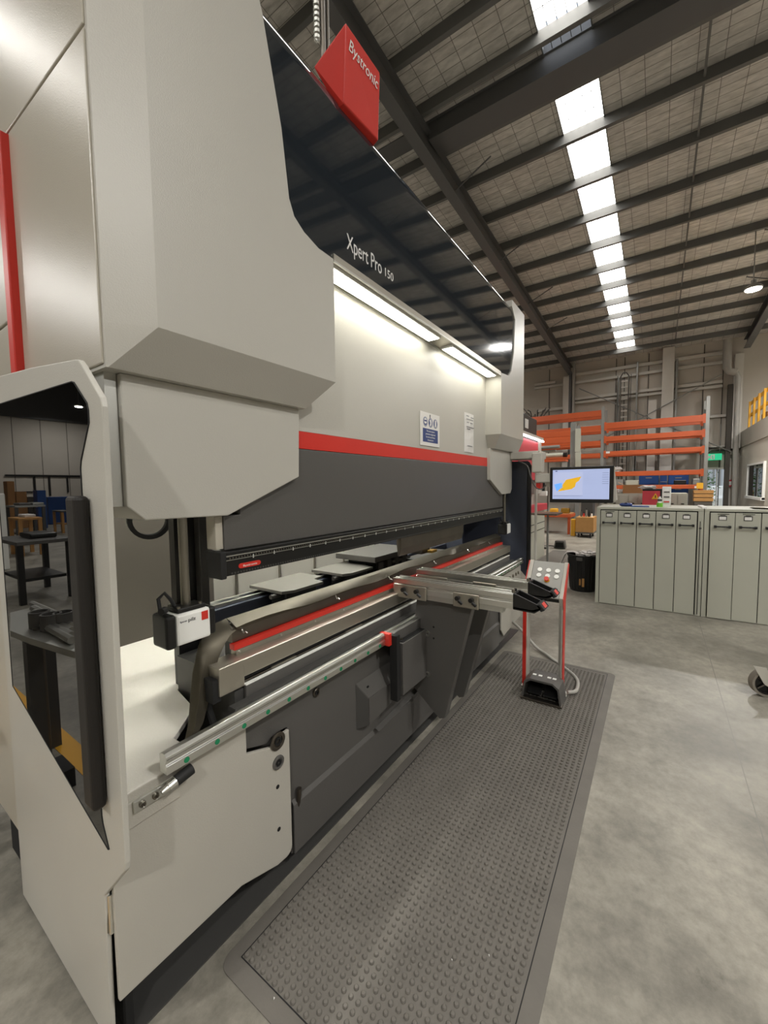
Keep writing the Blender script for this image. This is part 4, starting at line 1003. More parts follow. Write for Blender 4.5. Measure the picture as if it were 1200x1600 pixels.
sp([(.03, .50), (.17, .56), (.19, .40), (.08, .26)], 'scr_b', 'part_drawing')
sp([(.10, .26), (.25, .66), (.52, .76), (.48, .62), (.43, .56), (.41, .42), (.35, .34)], 'scr_y', 'part_drawing')
for i in range(6): sb(.88, .985, .86-.07*i, .868-.07*i, 'scr_d')
for v in (.86, .78, .69, .62): sb(.57, .66, v, v+.006, 'scr_g')
sb(.57, .86, .63, .634, 'scr_g'); sb(.57, .83, .525, .531, 'scr_g'); sb(.02, .545, .10, .125, 'scr_g')
sb(.05, .085, .94, .975, 'scr_d')
for u in (.11, .15, .19, .23): sb(u, u+.012, .95, .965, 'scr_g')
for u in (.74, .77, .85, .92, .96): sb(u, u+.014, .95, .962, 'scr_g')
sb(.02, .10, .865, .875, 'scr_g')
# swing arm
MB().box(XM+.02, XM+.30, .96, 1.25, 1.80, 1.875).build('arm_beam', 'cream', MN, bevel=.01)
MB().box(XM-.0, XM+.10, .93, 1.03, 1.66, 1.855).build('arm_knuckle', 'cream', MN, bevel=.012)
MB().box(XM+.02, XM+.10, .84, 1.0, 1.56, 1.65).build('arm_link', 'cream', MN, bevel=.01)
MB().box(XM+.03, XM+.08, .80, .90, 1.52, 1.64).build('arm_mount', 'nickel', MN, bevel=.004)
MB().tube(smooth_path([Vector((XM+.02, 1.16, 1.78)), Vector((XM-.01, 1.07, 1.73)), Vector((XM-.02, 1.03, 1.62)), Vector((XM+.0, .99, 1.52)), Vector((XM+.03, .94, 1.50)), Vector((XM+.05, .89, 1.55))]), .006, 8).build('cable', 'charcoal', MN, smooth=True)
MB().box(XM+.04, XM+.14, .955, .995, 1.50, 1.56).build('bracket', 'red', MN)

# ================================================================ WASTE BIN
bx, by_ = 6.42, .87
BN = thing('waste_bin', 'round black plastic bin full of white rags beside the filing cabinets', 'bin', (bx, by_, 0))
def circ(r, z, n=32): return [(bx+r*math.cos(2*pi*i/n), by_+r*math.sin(2*pi*i/n), z) for i in range(n)]
MB().loops([circ(.165, .0), circ(.17, .02), circ(.205, .50), circ(.215, .505), circ(.215, .525), circ(.197, .525), (circ(.19, .45)), circ(.17, .05)]).build('body', 'black', BN, smooth=True)
for a in range(24):
    c_, s_ = math.cos(a*pi/12), math.sin(a*pi/12)
    MB().hull([(bx+.170*c_-.008*s_, by_+.170*s_+.008*c_, .03), (bx+.170*c_+.008*s_, by_+.170*s_-.008*c_, .03), (bx+.176*c_, by_+.176*s_, .03)],
              [(bx+.200*c_-.008*s_, by_+.200*s_+.008*c_, .46), (bx+.200*c_+.008*s_, by_+.200*s_-.008*c_, .46), (bx+.207*c_, by_+.207*s_, .46)]).build('rib', 'black', BN)
MB().box(bx-.222, bx-.20, by_-.02, by_+.06, .455, .50).build('handle', 'charcoal', BN, bevel=.005)
lw = MB()
MB().box(bx-.186, bx-.176, by_+.0, by_+.022, .10, .19).build('sticker', 'wood', BN); MB().box(bx-.188, bx-.178, by_-.045, by_-.015, .08, .20).build('sticker', 'wood', BN)
def blob(name, c, s, seed, m, lab, cat, grp=None):
    rnd = random.Random(seed); mm = MB()
    bmesh.ops.create_icosphere(mm.bm, subdivisions=3, radius=1)
    for v in mm.bm.verts:
        n_ = v.co.normalized(); f = 1 + .18*math.sin(5*n_.x+seed)+.14*math.sin(7*n_.y+2*seed)+.12*math.sin(9*n_.z+seed*3)+rnd.uniform(-.03, .03)
        v.co = Vector((c[0]+n_.x*s[0]*f, c[1]+n_.y*s[1]*f, c[2]+n_.z*s[2]*f))
    o = mm.build(name, m, smooth=True, origin=c); tag(o, lab, cat, grp); return o
blob('rag', (bx-.02, by_-.08, .535), (.11, .09, .05), 1, 'cloth', 'crumpled white rag on the right side of the full black bin', 'rag', 'rags in the bin')
blob('rag', (bx-.07, by_+.03, .53), (.07, .05, .035), 4, 'cloth', 'small white rag in the middle of the full black bin', 'rag', 'rags in the bin')
mm = MB(); LL = []
for (x, y, z) in ((bx-.0, by_+.06, .53), (bx, by_+.12, .545), (bx-.01, by_+.2, .54), (bx-.02, by_+.235, .50), (bx-.05, by_+.28, .38), (bx-.07, by_+.31, .30)):
    LL.append([(x-.05, y, z), (x+.05, y, z), (x+.05, y+.01, z+.008), (x, y+.014, z+.016), (x-.05, y+.01, z+.008)])
o = mm.loops(LL).build('rag', 'cloth', smooth=True); tag(o, 'long white rag hanging over the left rim of the black bin', 'rag', 'rags in the bin')

# ================================================================ FILING CABINETS (tool drawers)
def cabinet(y_left, dws, label, x=5.81, zt=1.245, d=.75, border=.045, rb=.06):
    t = thing('drawer_cabinet', label, 'cabinet', (x, y_left, 0), 'tall drawer cabinets')
    wdt = border + sum(dws) + rb; y1 = y_left; y0 = y_left - wdt
    MB().box(x+.012, x+d, y0+.002, y1-.002, .0, zt-.03).build('body', 'locker', t)
    MB().box(x-.002, x+.012, y1-border+.004, y1-.001, 0, zt-.03).build('frame_side', 'locker', t, bevel=.003)
    MB().box(x-.002, x+.012, y0+.001, y0+rb-.008, 0, zt-.03).build('frame_side', 'locker', t, bevel=.003)
    MB().box(x-.004, x+d, y0+.001, y1-.001, zt-.03, zt).build('top', 'locker', t, bevel=.004)
    MB().box(x+.010, x+.0122, y0+.02, y1-.02, .01, zt-.03).build('shadow_gap', 'gap', t)
    y = y1 - border
    for k, dw in enumerate(dws):
        dr = MB().box(x-.004 if not (label.startswith('right') and k == 0) else x-.02, x+.010, y-dw+.0035, y-.0035, .006, zt-.042).build('drawer', 'locker', t, bevel=.002)
        xf = x-.004 if not (label.startswith('right') and k == 0) else x-.02
        ym = y - dw/2
        # label holder
        lh = MB().box(xf-.004, xf, ym-.036, ym+.036, zt-.125, zt-.072).build('label_holder', 'charcoal_dark', dr, bevel=.001)
        MB().box(xf-.0055, xf-.0035, ym-.029, ym+.029, zt-.118, zt-.084).build('label_card', 'paper', lh)
        MB().box(xf-.007, xf-.003, ym-.022, ym+.022, zt-.080, zt-.066).build('catch', 'charcoal_dark', lh)
        # handle
        hn = MB().tube([(xf-.030, ym-.068, zt-.195), (xf-.030, ym+.068, zt-.195)], .008, 8).build('handle', 'black', dr)
        for q in (-.062, .062):
            MB().box(xf-.036, xf, ym+q-.012, ym+q+.012, zt-.209, zt-.182).build('handle_mount', 'black', hn, bevel=.003)
        if k == 0 or (label.startswith('right') and k < 2): MB().box(xf-.003, xf, ym-.055, ym+.045, zt-.058, zt-.052).build('label_slot', 'gap', dr)
        y -= dw
    return t, y0
cab1, yend = cabinet(.640, [.196]*5, 'left tall grey drawer cabinet with five narrow upright drawers and black handles')
MB().box(5.802, 5.806, yend+.028, yend+.034, .02, 1.1).build('seam', 'gap', cab1)
MB().cyl((5.80, yend+.030, 1.02), (5.808, yend+.030, 1.02), .012, n=12).build('lock', 'charcoal_dark', cab1)
cab2, _ = cabinet(yend-.004, [.215]*6, 'right tall grey drawer cabinet, its first drawer slightly pulled out', border=.05)

# things lying on the cabinets
zc = 1.245
def onc(px, py, x): return at(px, py, x=x)
o = thing('tool_pouch', 'dark blue rolled pouch lying on a flat blue folder on the left cabinet', 'pouch', (6.0, .42, zc))
pa_ = at(978, 787, x=6.0).y
MB().loops([[(6.0+.045*math.cos(a*pi/8)*s_, y_, zc+.026+.024*math.sin(a*pi/8)*s_) for a in range(16)] for y_, s_ in ((pa_+.07, .4), (pa_+.05, .9), (pa_, 1), (pa_-.05, .95), (pa_-.07, .5))]).build('pouch_body', 'ink', o, smooth=True)
MB().box(5.95, 6.05, pa_-.012, pa_+.012, zc+.048, zc+.053).build('strap', 'black', o)
fy = at(1000, 788, x=6.0).y
o = MB().pz([(5.93, fy+.09), (5.90, fy-.10), (6.1, fy-.09), (6.13, fy+.12)], zc+.001, zc+.012).build('folder', 'blue', bevel=.002); tag(o, 'flat blue folder lying on the left grey cabinet', 'folder')
o = MB().pz([(5.88, .60), (5.86, .50), (5.93, .47), (5.95, .58)], zc+.001, zc+.006).build('paper_sheet', 'paper'); tag(o, 'white scrap of paper at the left end of the left cabinet', 'paper')
# green lidded bottle
by2 = at(1031, 780, x=6.05).y
bt = thing('spray_bottle', 'white bottle standing in a bright green base on the left cabinet', 'bottle', (6.05, by2, zc))
MB().cyl((6.05, by2, zc), (6.05, by2, zc+.05), .033, n=20).build('base', mat('lime_plastic', (120, 200, 60), .45), bt, smooth=True)
MB().cyl((6.05, by2, zc+.05), (6.05, by2, zc+.11), .023, n=16).build('body', 'white', bt, smooth=True)
MB().cyl((6.05, by2, zc+.07), (6.05, by2, zc+.10), .0235, n=16).build('label', 'charcoal', bt)
MB().cyl((6.05, by2, zc+.11), (6.05, by2, zc+.13), .012, n=12).build('cap', 'white', bt)
# white component organiser
oy = at(1041.5, 775, x=6.1).y
og = thing('parts_organiser', 'white stack of small parts trays beside the green bottle on the left cabinet', 'organiser', (6.1, oy, zc))
MB().box(6.06, 6.16, oy-.045, oy+.045, zc, zc+.25).build('case', 'white', og, bevel=.003)
for i, cm in enumerate(('red', 'charcoal', 'charcoal')): 
    dd = MB().box(6.052, 6.061, oy-.035, oy+.035, zc+.05+.06*i, zc+.085+.06*i).build('tray', 'paper', og); MB().box(6.048, 6.053, oy-.028, oy+.028, zc+.058+.06*i, zc+.072+.06*i).build('tray_label', cm, dd)
# second cabinet row behind, with crates on top
xb2 = 8.3
y0b, y1b = at(1075, 775, x=xb2).y, at(940, 775, x=xb2).y
c3 = thing('drawer_cabinet', 'low grey drawer cabinet standing behind the two tall ones', 'cabinet', (xb2, y1b, 0))
zb2 = at(980, 771, x=xb2).z
MB().box(xb2+.01, xb2+.6, y0b, y1b, 0, zb2).build('body', 'locker', c3, bevel=.004)
nn = 9
for i in range(nn):
    a = y1b - (y1b-y0b)*i/nn; b = y1b - (y1b-y0b)*(i+1)/nn
    dr = MB().box(xb2-.004, xb2+.01, b+.006, a-.006, .01, zb2-.03).build('drawer', 'locker', c3, bevel=.002)
    MB().box(xb2-.03, xb2-.004, b+.05, a-.05, zb2-.18, zb2-.165).build('handle', 'black', dr)
# red box with warning triangle
rx = 7.7
ra, rb2 = at(1004, 767, x=rx), at(1031, 783, x=rx)
rbx = thing('red_crate', 'red box with a yellow warning triangle behind the left cabinet', 'box', (rx, ra.y, 0))
MB().box(rx, rx+.4, rb2.y-.12, ra.y, 1.02, ra.z).build('box_body', 'pink', rbx, bevel=.004)
MB().box(rx-.003, rx+.4, rb2.y-.13, ra.y, ra.z, ra.z+.03).build('lid', 'black', rbx, bevel=.003)
MB().box(rx-.002, rx+.3, rb2.y-.12, rb2.y+.0, 1.02, ra.z).build('side_panel', 'black', rbx)
MB().box(rx-.0, rx+.4, rb2.y-.11, ra.y-.01, 0.0, 1.02).build('pedestal', 'locker', rbx)
tc_ = at(1024, 776, x=rx-.004)
MB().px([(tc_.y+.052, tc_.z-.04), (tc_.y-.052, tc_.z-.04), (tc_.y, tc_.z+.055)], rx-.007, rx-.003).build('warning_triangle', 'yellow', rbx)
MB().box(rx-.009, rx-.006, tc_.y-.006, tc_.y+.006, tc_.z-.02, tc_.z+.022).build('triangle_mark', 'black', rbx)
for i, (pxx, w_, h_, mt, lab) in enumerate(((1012, .22, .06, 'cloth', 'crumpled white bag lying on top of the red crate'),)):
    p_ = at(pxx, 763, x=rx+.15); blob('plastic_bag', (rx+.15, p_.y, ra.z+.055), (.1, .12, .03), 9, mt, lab, 'bag')
kb = at(990, 765, x=8.45)
ct = thing('cardboard_carton', 'open brown carton on the low cabinet behind, left of the red crate', 'box', (8.45, kb.y, zb2))
MB().box(8.35, 8.6, kb.y-.16, kb.y+.16, zb2+.001, zb2+.15).build('carton', 'card', ct)
MB().hull([(8.35, kb.y+.16, zb2+.15), (8.60, kb.y+.16, zb2+.15), (8.60, kb.y+.165, zb2+.15)], [(8.35, kb.y+.24, zb2+.20), (8.60, kb.y+.24, zb2+.20), (8.60, kb.y+.245, zb2+.20)]).build('flap', 'card', ct)
p_ = at(968, 768, x=8.45); blob('cloth_bundle', (8.45, p_.y, zb2+.04), (.1, .09, .035), 3, 'cloth', 'white and black cloth bundle left of the open carton', 'cloth')
# dark tray on the right cabinet
ty = at(1192, 800, x=5.95).y
o = MB().loops([[(5.95+r*math.cos(a*pi/12), ty+1.5*r*math.sin(a*pi/12), zc+h) for a in range(24)] for r, h in ((.05, .001), (.075, .012), (.07, .018), (.045, .010))]).build('dish', 'bronze', smooth=True); tag(o, 'flat brown dish at the right end of the right cabinet', 'dish')
o = MB().hull([(5.83, yend+.02, zc+.001), (5.83, yend-.03, zc+.001), (5.84, yend-.03, zc+.02), (5.84, yend+.02, zc+.02)], [(6.3, yend+.03, zc+.001), (6.3, yend-.02, zc+.001), (6.29, yend-.02, zc+.02), (6.29, yend+.03, zc+.02)]).build('foam_strip', 'paper'); tag(o, 'pale foam strip lying along the joint between the two tall cabinets', 'strip')

# ================================================================ TROLLEY WHEEL at the right edge
wx, wy, wr = 3.87, -.655, .098
TR = thing('trolley', 'grey trolley at the right edge of the frame, one large castor wheel showing', 'trolley', (wx, wy, 0))
wc = Vector((wx+.0, wy-.03, wr)); ax_ = Vector((.93, .36, 0)).normalized()
wh = MB().ring(wc-ax_*.025, ax_, wr, wr*.84, .05, 36).build('tyre', 'tyre', TR, smooth=True)
MB().ring(wc-ax_*.021, ax_, wr*.84, wr*.74, .042, 36).build('wheel_rim', 'black_brown', wh, smooth=True)
MB().cyl(wc-ax_*.003, wc+ax_*.003, wr*.75, n=32).build('wheel_disc', 'black', wh)
MB().cyl(wc-ax_*.024, wc+ax_*.024, wr*.2, n=20).build('hub', 'steel', wh)
up = Vector((0, 0, 1)); sd = ax_.cross(up)
for k in range(5):
    a = k*2*pi/5+.3; d_ = up*math.cos(a)+sd*math.sin(a)
    MB().cyl(wc-ax_*.012+d_*wr*.18, wc-ax_*.012+d_*wr*.78, .006, n=8).build('spoke', 'steel_dark', wh)
fk = MB().hull([wc-ax_*.034+up*-.018, wc-ax_*.034+sd*.02, wc-ax_*.034+up*.12+sd*-.02, wc-ax_*.034+up*.13-sd*.10, wc-ax_*.034-sd*.03],
               [wc-ax_*.029+up*-.018, wc-ax_*.029+sd*.02, wc-ax_*.029+up*.12+sd*-.02, wc-ax_*.029+up*.13-sd*.10, wc-ax_*.029-sd*.03]).build('fork', 'cream_panel', TR)
MB().box(wx-.1, wx+.9, wy-1.15, wy-.40, .21, .25).build('deck', 'cream_panel', TR, bevel=.008)
MB().box(wx-.05, wx+.09, wy-.42, wy-.05, .188, .212).build('axle_arm', 'steel', TR, bevel=.003)
for (a, b) in ((.7, -.6), (.7, -1.0), (0, -.95)): MB().cyl((wx+a, wy+b-.02, .09), (wx+a, wy+b+.02, .09), .09, n=24).build('castor', 'tyre', TR); MB().box(wx+a-.02, wx+a+.02, wy+b-.035, wy+b+.035, .09, .21).build('castor_fork', 'steel', TR)

# ================================================================ PALLET RACKING
XR = 17.1
def zbeam(px, p0, p1, x): return at(px, p0, x=x).z, at(px, p1, x=x).z
yL = at(941, 700, x=XR).y; yRt = at(1104, 700, x=XR).y
RK = thing('pallet_rack', 'tall orange-beamed pallet rack bay standing against the far wall', 'rack', (XR, (yL+yRt)/2, 0))
def upright(y, x, zt, par):
    for dx in (0, .9):
        MB().box(x+dx, x+dx+.08, y-.05, y+.05, 0, zt).build('upright', 'galv', par, bevel=.004)
    z = .3; k = 0
    while z + .8 < zt:
        a, b = ((x+.04, y, z), (x+.94, y, z+.75)) if k % 2 == 0 else ((x+.94, y, z), (x+.04, y, z+.75))
        MB().cyl(a, b, .02, n=6).build('diagonal_brace', 'galv', par); z += .75; k += 1
upright(yL, XR, at(941, 640, x=XR).z+.1, RK); upright(yRt, XR, at(1104, 619, x=XR).z, RK)
for (a, b) in ((647.6, 658), (671.5, 680), (697.5, 705), (733.5, 741), (757, 763.5)):
    z1_, z0_ = zbeam(1103, a, b, XR)
    for dx in (0, .84):
        bb = MB().box(XR+dx-.02, XR+dx+.03, yRt+.05, yL-.05, z0_, z1_).build('beam', 'orange', RK, bevel=.008)
        for q in (yRt+.05, yL-.13): MB().box(XR+dx-.025, XR+dx-.02, q, q+.08, z0_-.06, z1_+.03).build('end_plate', 'orange', bb)
for (px, py) in ((948, 707), (1091, 761)):
    p_ = at(px, py, x=XR-.025); MB().box(XR-.024, XR-.0205, p_.y-.1, p_.y+.1, p_.z-.035, p_.z+.035).build('load_label', 'paper', RK)
# second bay to the left
yLL = yL + 3.7
R2 = thing('pallet_rack', 'wide orange-beamed rack bay left of the tall bay, partly behind the machine', 'rack', (XR, (yL+yLL)/2+.1, 0))
upright(yLL, XR, 4.8, R2)
for (a, b) in ((641, 650), (664.5, 674.5), (688.5, 696.5), (708, 714)):
    z1_, z0_ = zbeam(938, a, b, XR)
    for dx in (0, .84): MB().box(XR+dx-.02, XR+dx+.03, yL+.06, yLL-.05, z0_, z1_).build('beam', 'orange', R2, bevel=.008)
# nearer rack with white end boards
XN = 14.6
yN = at(896, 700, x=XN).y
R3 = thing('pallet_rack', 'lower orange rack with a grey end upright, behind the second press brake', 'rack', (XN, yN+1.2, 0))
zt = at(896, 660, x=XN).z
for dx in (0, .9): MB().box(XN+dx, XN+dx+.09, yN-.06, yN+.1, 0, zt).build('upright', 'galv', R3, bevel=.004)
for (a, b) in ((674, 682), (684.5, 692.5), (745, 752)):
    z1_, z0_ = zbeam(880, a, b, XN)
    for dx in (0, .84): MB().box(XN+dx-.02, XN+dx+.03, yN+.1, yN+3.0, z0_, z1_).build('beam', 'orange', R3, bevel=.008)
for dx in (0, .9): MB().box(XN+dx, XN+dx+.09, yN+3.0, yN+3.1, 0, zt).build('upright', 'galv', R3)
for i, (a, b) in enumerate(((670, 706), (707, 740))):
    p_, q_ = at(899, a, x=XN-.05), at(907, b, x=XN-.05)
    o = MB().box(XN-.06, XN-.04, q_.y, p_.y, q_.z+.005, p_.z).build('end_board', 'white' if 0 else 'locker', bevel=.003)
    tag(o, ('upper' if i == 0 else 'lower') + ' pale board fixed to the end of the lower orange rack', 'board', 'boards on the rack end')
# tubes and rolls on the lower rack
z0_ = at(880, 684, x=XN).z
for i, (pxa, pxb, py, r, m_, lab) in enumerate(((838, 874, 700, .055, 'galv', 'upper silver tube bundle behind the second machine'), (838, 880, 713, .075, 'locker', 'thick pale tube with a black end behind the second machine'), (838, 868, 706, .04, 'steel', 'thin steel tube between the two thicker ones'))):
    a, b = at(pxa, py, x=XN-.3), at(pxb, py, x=XN-.3)
    o = thing('metal_tube', lab, 'tube', (XN-.3, (a.y+b.y)/2, a.z-r), 'tubes on the lower rack')
    MB().cyl((XN-.3, a.y, a.z), (XN-.3, b.y, a.z), r, n=14).build('tube', m_, o, smooth=True)
    MB().cyl((XN-.3, b.y, a.z), (XN-.3, b.y-.12 if i == 1 else b.y-.01, a.z), r*1.02, n=14).build('end_cap', 'black' if i == 1 else 'galv', o)
# tube cradle below
MB().box(XN-.5, XN, yN+.15, yN+2.9, at(860, 719, x=XN-.3).z-.06, at(860, 719, x=XN-.3).z).build('cradle_shelf', 'orange', R3)
# clutter on top at the left
p_ = at(836, 651, x=XR)
ob = thing('artificial_plant', 'dark spiky bundle of cable and branches on the top rack beam', 'plant', (XR+.3, p_.y, zbeam(938, 641, 650, XR)[0]))
for i in range(16):
    a = random.Random(i).uniform(-1, 1); b = random.Random(i+50).uniform(.15, .5)
    s_ = Vector(ob.location) + Vector((0, a*.3, 0)); MB().tube([s_, s_+Vector((0, a*.15, b*.6)), s_+Vector((.02, a*.35, b*.8+.1*math.sin(i)))], .018, 6).build('branch', ['black', 'charcoal_dark', 'inner_grey'][i % 3], ob)
# blue cupboards low on the far side
XB = 18.9
for i, (pa2, pb2) in enumerate(((998, 1030), (1031, 1043), (1044, 1077))):
    a, b = at(pa2, 741, x=XB), at(pb2, 741, x=XB)
    t = thing('blue_cupboard', ['left blue steel cupboard behind the rack', 'narrow middle blue steel cupboard behind the rack', 'right blue steel cupboard behind the rack'][i], 'cupboard', (XB, (a.y+b.y)/2, 0), 'blue cupboards by the far wall')
    MB().box(XB, XB+.5, b.y+.01, a.y-.01, 0, a.z).build('body', 'blue', t, bevel=.005)
    nd = 4 if i != 1 else 3
    for k in range(nd):
        z = .08 + k*(a.z-.1)/nd
        dd = MB().box(XB-.015, XB, b.y+.04, a.y-.04, z, z+(a.z-.1)/nd-.03).build('drawer', 'blue', t, bevel=.003)
        MB().box(XB-.03, XB-.015, (a.y+b.y)/2-.1, (a.y+b.y)/2+.1, z+.3, z+.33).build('handle', 'galv', dd)
z_ = zbeam(1103, 757, 763.5, XR)[0]
for i, (px, w_, h_, mt, lab) in enumerate(((1062, .34, .16, 'black', 'black and red case on the low rack beam before the blue cupboards'), (988, .4, .18, 'locker', 'grey metal bin on the low rack beam, left one'), (966, .35, .22, 'galv', 'grey carton on the low rack beam, leftmost'), (1087, .2, .2, 'galv', 'small dark machine part on the low rack beam, right end'))):
    p_ = at(px, 757, x=XR+.4)
    o = MB().box(XR+.1, XR+.7, p_.y-w_/2, p_.y+w_/2, z_+.001, z_+h_).build('storage_case', mt, bevel=.02); tag(o, lab, 'case', 'goods on the rack')
MB().box(XR-.0, XR+.88, yRt+.06, yL-.06, z_-.02, z_).build('deck_board', 'card', RK)
z_ = zbeam(1103, 733.5, 741, XR)[0]
for i, (px, w_, h_, mt, lab) in enumerate(((962, .42, .22, 'cloth', 'white wrapped bundle on the fourth rack beam'), (932, .3, .2, 'red', 'red and white roll on the rack beam above the monitor'))):
    p_ = at(px, 733, x=XR+.4); blob('wrapped_bundle', (XR+.4, p_.y, z_+h_*.45), (.2, w_*.6, h_*.42), 5+i, mt, lab, 'bundle')
# hoses coiled on the wall above the door, exit sign
p_ = at(1124, 706, x=XW-.2)
o = MB().tube([(XW-.30, p_.y+.45*math.cos(a*pi/10), p_.z-.22+.34*math.sin(a*pi/10)) for a in range(0, 11)], .035, 8).build('hose_coil', 'steel_dark', smooth=True); tag(o, 'arched dark hose hung on the far wall above the exit sign', 'hose')
p_ = at(1113.5, 714, x=XW-.5)
ex = thing('exit_sign', 'green and white running man exit sign hanging near the doorway', 'sign', (XW-.5, p_.y, p_.z-.13))
M['exit'] = mat('exit_green', (20, 150, 100), .4, emit=(30, 170, 120), estr=1.0)
MB().box(XW-.5, XW-.46, p_.y-.27, p_.y+.27, p_.z-.12, p_.z+.12).build('sign_panel', 'exit', ex, bevel=.004)
MB().box(XW-.505, XW-.5, p_.y-.06, p_.y+.06, p_.z-.09, p_.z+.09).build('white_door', 'white', ex)
# running figure with arrow
MB().px([(p_.y+.18, p_.z+.0), (p_.y+.10, p_.z+.06), (p_.y+.10, p_.z+.025), (p_.y+.05, p_.z+.025), (p_.y+.05, p_.z-.025), (p_.y+.10, p_.z-.025), (p_.y+.10, p_.z-.06)], XW-.506, XW-.5).build('arrow', 'white', ex)
MB().tube([(XW-.51, p_.y-.01, p_.z-.06), (XW-.51, p_.y+.0, p_.z-.01), (XW-.51, p_.y-.0, p_.z+.05)], .014, 6).build('figure', 'exit', ex)
for q in (-.2, .2): MB().cyl((XW-.48, p_.y+q, p_.z+.12), (XW-.48, p_.y+q, p_.z+1.2), .008, n=6).build('hanger', 'galv', ex)
p_ = at(1140, 755, x=XW-.16)
o = MB().box(XW-.16, XW-.14, p_.y-.13, p_.y+.13, p_.z-.13, p_.z+.13).build('wall_sign', 'pink', bevel=.003); tag(o, 'small square red framed sign on the post right of the doorway', 'sign')
MB().box(XW-.163, XW-.16, p_.y-.08, p_.y+.08, p_.z-.07, p_.z+.07).build('sign_face', 'paper', o)
# shelf with boxes between rack and doorway
p_ = at(1097, 768, x=15.8)
o = thing('wooden_crate', 'small wooden crate stack with a yellow note, left of the doorway', 'crate', (15.8, p_.y, 0))
for i in range(3): MB().box(15.8, 16.2, p_.y-.28, p_.y+.2, .95+.12*i, 1.05+.12*i).build('crate_slat', 'wood', o, bevel=.004)
MB().box(15.82, 16.18, p_.y-.26, p_.y+.18, 0, 1.25).build('crate_body', 'inner_grey', o)
MB().box(15.78, 15.8, p_.y-.02, p_.y+.14, 1.34, 1.52).build('note', 'yellow', o)

# ================================================================ SECOND PRESS BRAKE in the background
S2Y = 2.0
PB2 = thing('press_brake', 'second, distant press brake with a red upper front and lit strip, behind the first', 'machine', (8.0, S2Y, 0))
xr = at(850, 880, y=S2Y).x       # right end of its bed
def Y2(px, py, y=S2Y): return at(px, py, y=y)
MB().box(6.6, xr, S2Y, S2Y+1.4, 0, 1.0).build('bed', 'locker', PB2, bevel=.01)
for z in (.60, .74): MB().box(6.6, xr+.001, S2Y-.004, S2Y+.01, z, z+.012).build('seam', 'gap', PB2)
zz = at(846, 805, y=S2Y-.02).z
MB().box(6.6, xr+.1, S2Y-.03, S2Y+.2, 1.0, 1.13).build('red_beam', 'pink', PB2, bevel=.004)
MB().box(6.6, xr, S2Y+.2, S2Y+.4, 1.13, 1.22).build('bed_top', 'charcoal', PB2)
# upper body: dark side, red front, lit strip
a = Y2(820, 680, S2Y-.1); b = Y2(848, 688, S2Y-.1)
MB().box(6.4, b.x-.15, S2Y-.05, S2Y+1.2, 1.62, b.z-.05).build('upper_front', 'pink', PB2, bevel=.01)
MB().box(6.4, b.x, S2Y-.12, S2Y-.02, b.z-.02, b.z+.04).build('top_rail', 'cream', PB2, bevel=.008)
MB().box(6.4, b.x-.02, S2Y-.13, S2Y-.10, b.z-.045, b.z-.018).build('led_strip', 'led2', PB2)
MB().box(b.x-.14, b.x+.10, S2Y-.06, S2Y+1.3, 1.35, b.z+.0).build('side_column', 'cream', PB2, bevel=.02)
MB().box(b.x-.12, b.x+.45, S2Y+.1, S2Y+1.3, .1, b.z-.15).build('side_frame', 'cream', PB2, bevel=.02)
MB().box(6.6, b.x-.14, S2Y+.25, S2Y+.5, 1.22, 1.62).build('tool_gap', 'black', PB2)
p_ = Y2(849, 782, S2Y-.05); MB().cyl((p_.x, S2Y-.05, 1.35), (p_.x, S2Y-.05, 1.62), .03, n=10).build('camera_rod', 'black', PB2)
MB().box(p_.x-.06, p_.x+.06, S2Y-.12, S2Y+.02, 1.30, 1.40).build('camera_box', 'white', PB2, bevel=.01)
# goods on top of it
tk = thing('storage_bin', 'black crate with a white label on top of the second press brake', 'crate', (b.x-.5, S2Y+.3, b.z+.05))
zt2 = b.z+.045
MB().box(6.4, b.x, S2Y-.02, S2Y+1.2, b.z-.05, zt2-.002).build('roof_sheet', 'charcoal_dark', PB2)
MB().box(b.x-1.2, b.x-.15, S2Y-.02, S2Y+.6, zt2, zt2+.34).build('bin_body', 'black', tk, bevel=.01)
MB().box(b.x-1.0, b.x-.80, S2Y-.03, S2Y-.02, zt2+.1, zt2+.26).build('label', 'paper', tk)
blob('plastic_bag', (b.x-.7, S2Y+.3, zt2+.40), (.3, .2, .07), 12, 'galv', 'crumpled silver plastic bag on the black crate', 'bag')
blob('foil_roll', (b.x+.05, S2Y+.35, zt2+.20), (.12, .14, .17), 15, 'alu_matt', 'crumpled silver foil bundle right of the black crate', 'foil')
# its table with an outlet leg, pedal and mat
p_ = at(856, 806, y=1.65)
st = thing('side_table', 'thin grey support table with one slim leg before the second press brake', 'table', (p_.x, 1.75, 0))
MB().box(p_.x-.4, p_.x+.1, 1.42, 1.86, 1.0+.0, 1.03).build('table_top', 'steel', st, bevel=.003)
MB().cyl((p_.x+.05, 1.66, .04), (p_.x+.05, 1.66, 1.0), .02, n=10).build('leg', 'galv', st)
MB().box(p_.x-.1, p_.x+.15, 1.56, 1.76, .013, .04).build('foot', 'galv', st)
q_ = at(875, 857, z=0)
fp = thing('foot_pedal', 'small black foot pedal on the mat of the second press brake', 'pedal', (q_.x, q_.y, .013))
MB().px([(q_.y-.13, .013), (q_.y+.13, .013), (q_.y+.10, .19), (q_.y-.10, .19)], q_.x-.08, q_.x+.12).build('hood', 'charcoal', fp, bevel=.008)
MB().px([(q_.y-.10, .03), (q_.y+.10, .03), (q_.y+.08, .15), (q_.y-.08, .15)], q_.x-.085, q_.x-.079).build('opening', 'gap', fp)
m2a, m2b = at(845, 887, z=0), at(905, 852, z=0)
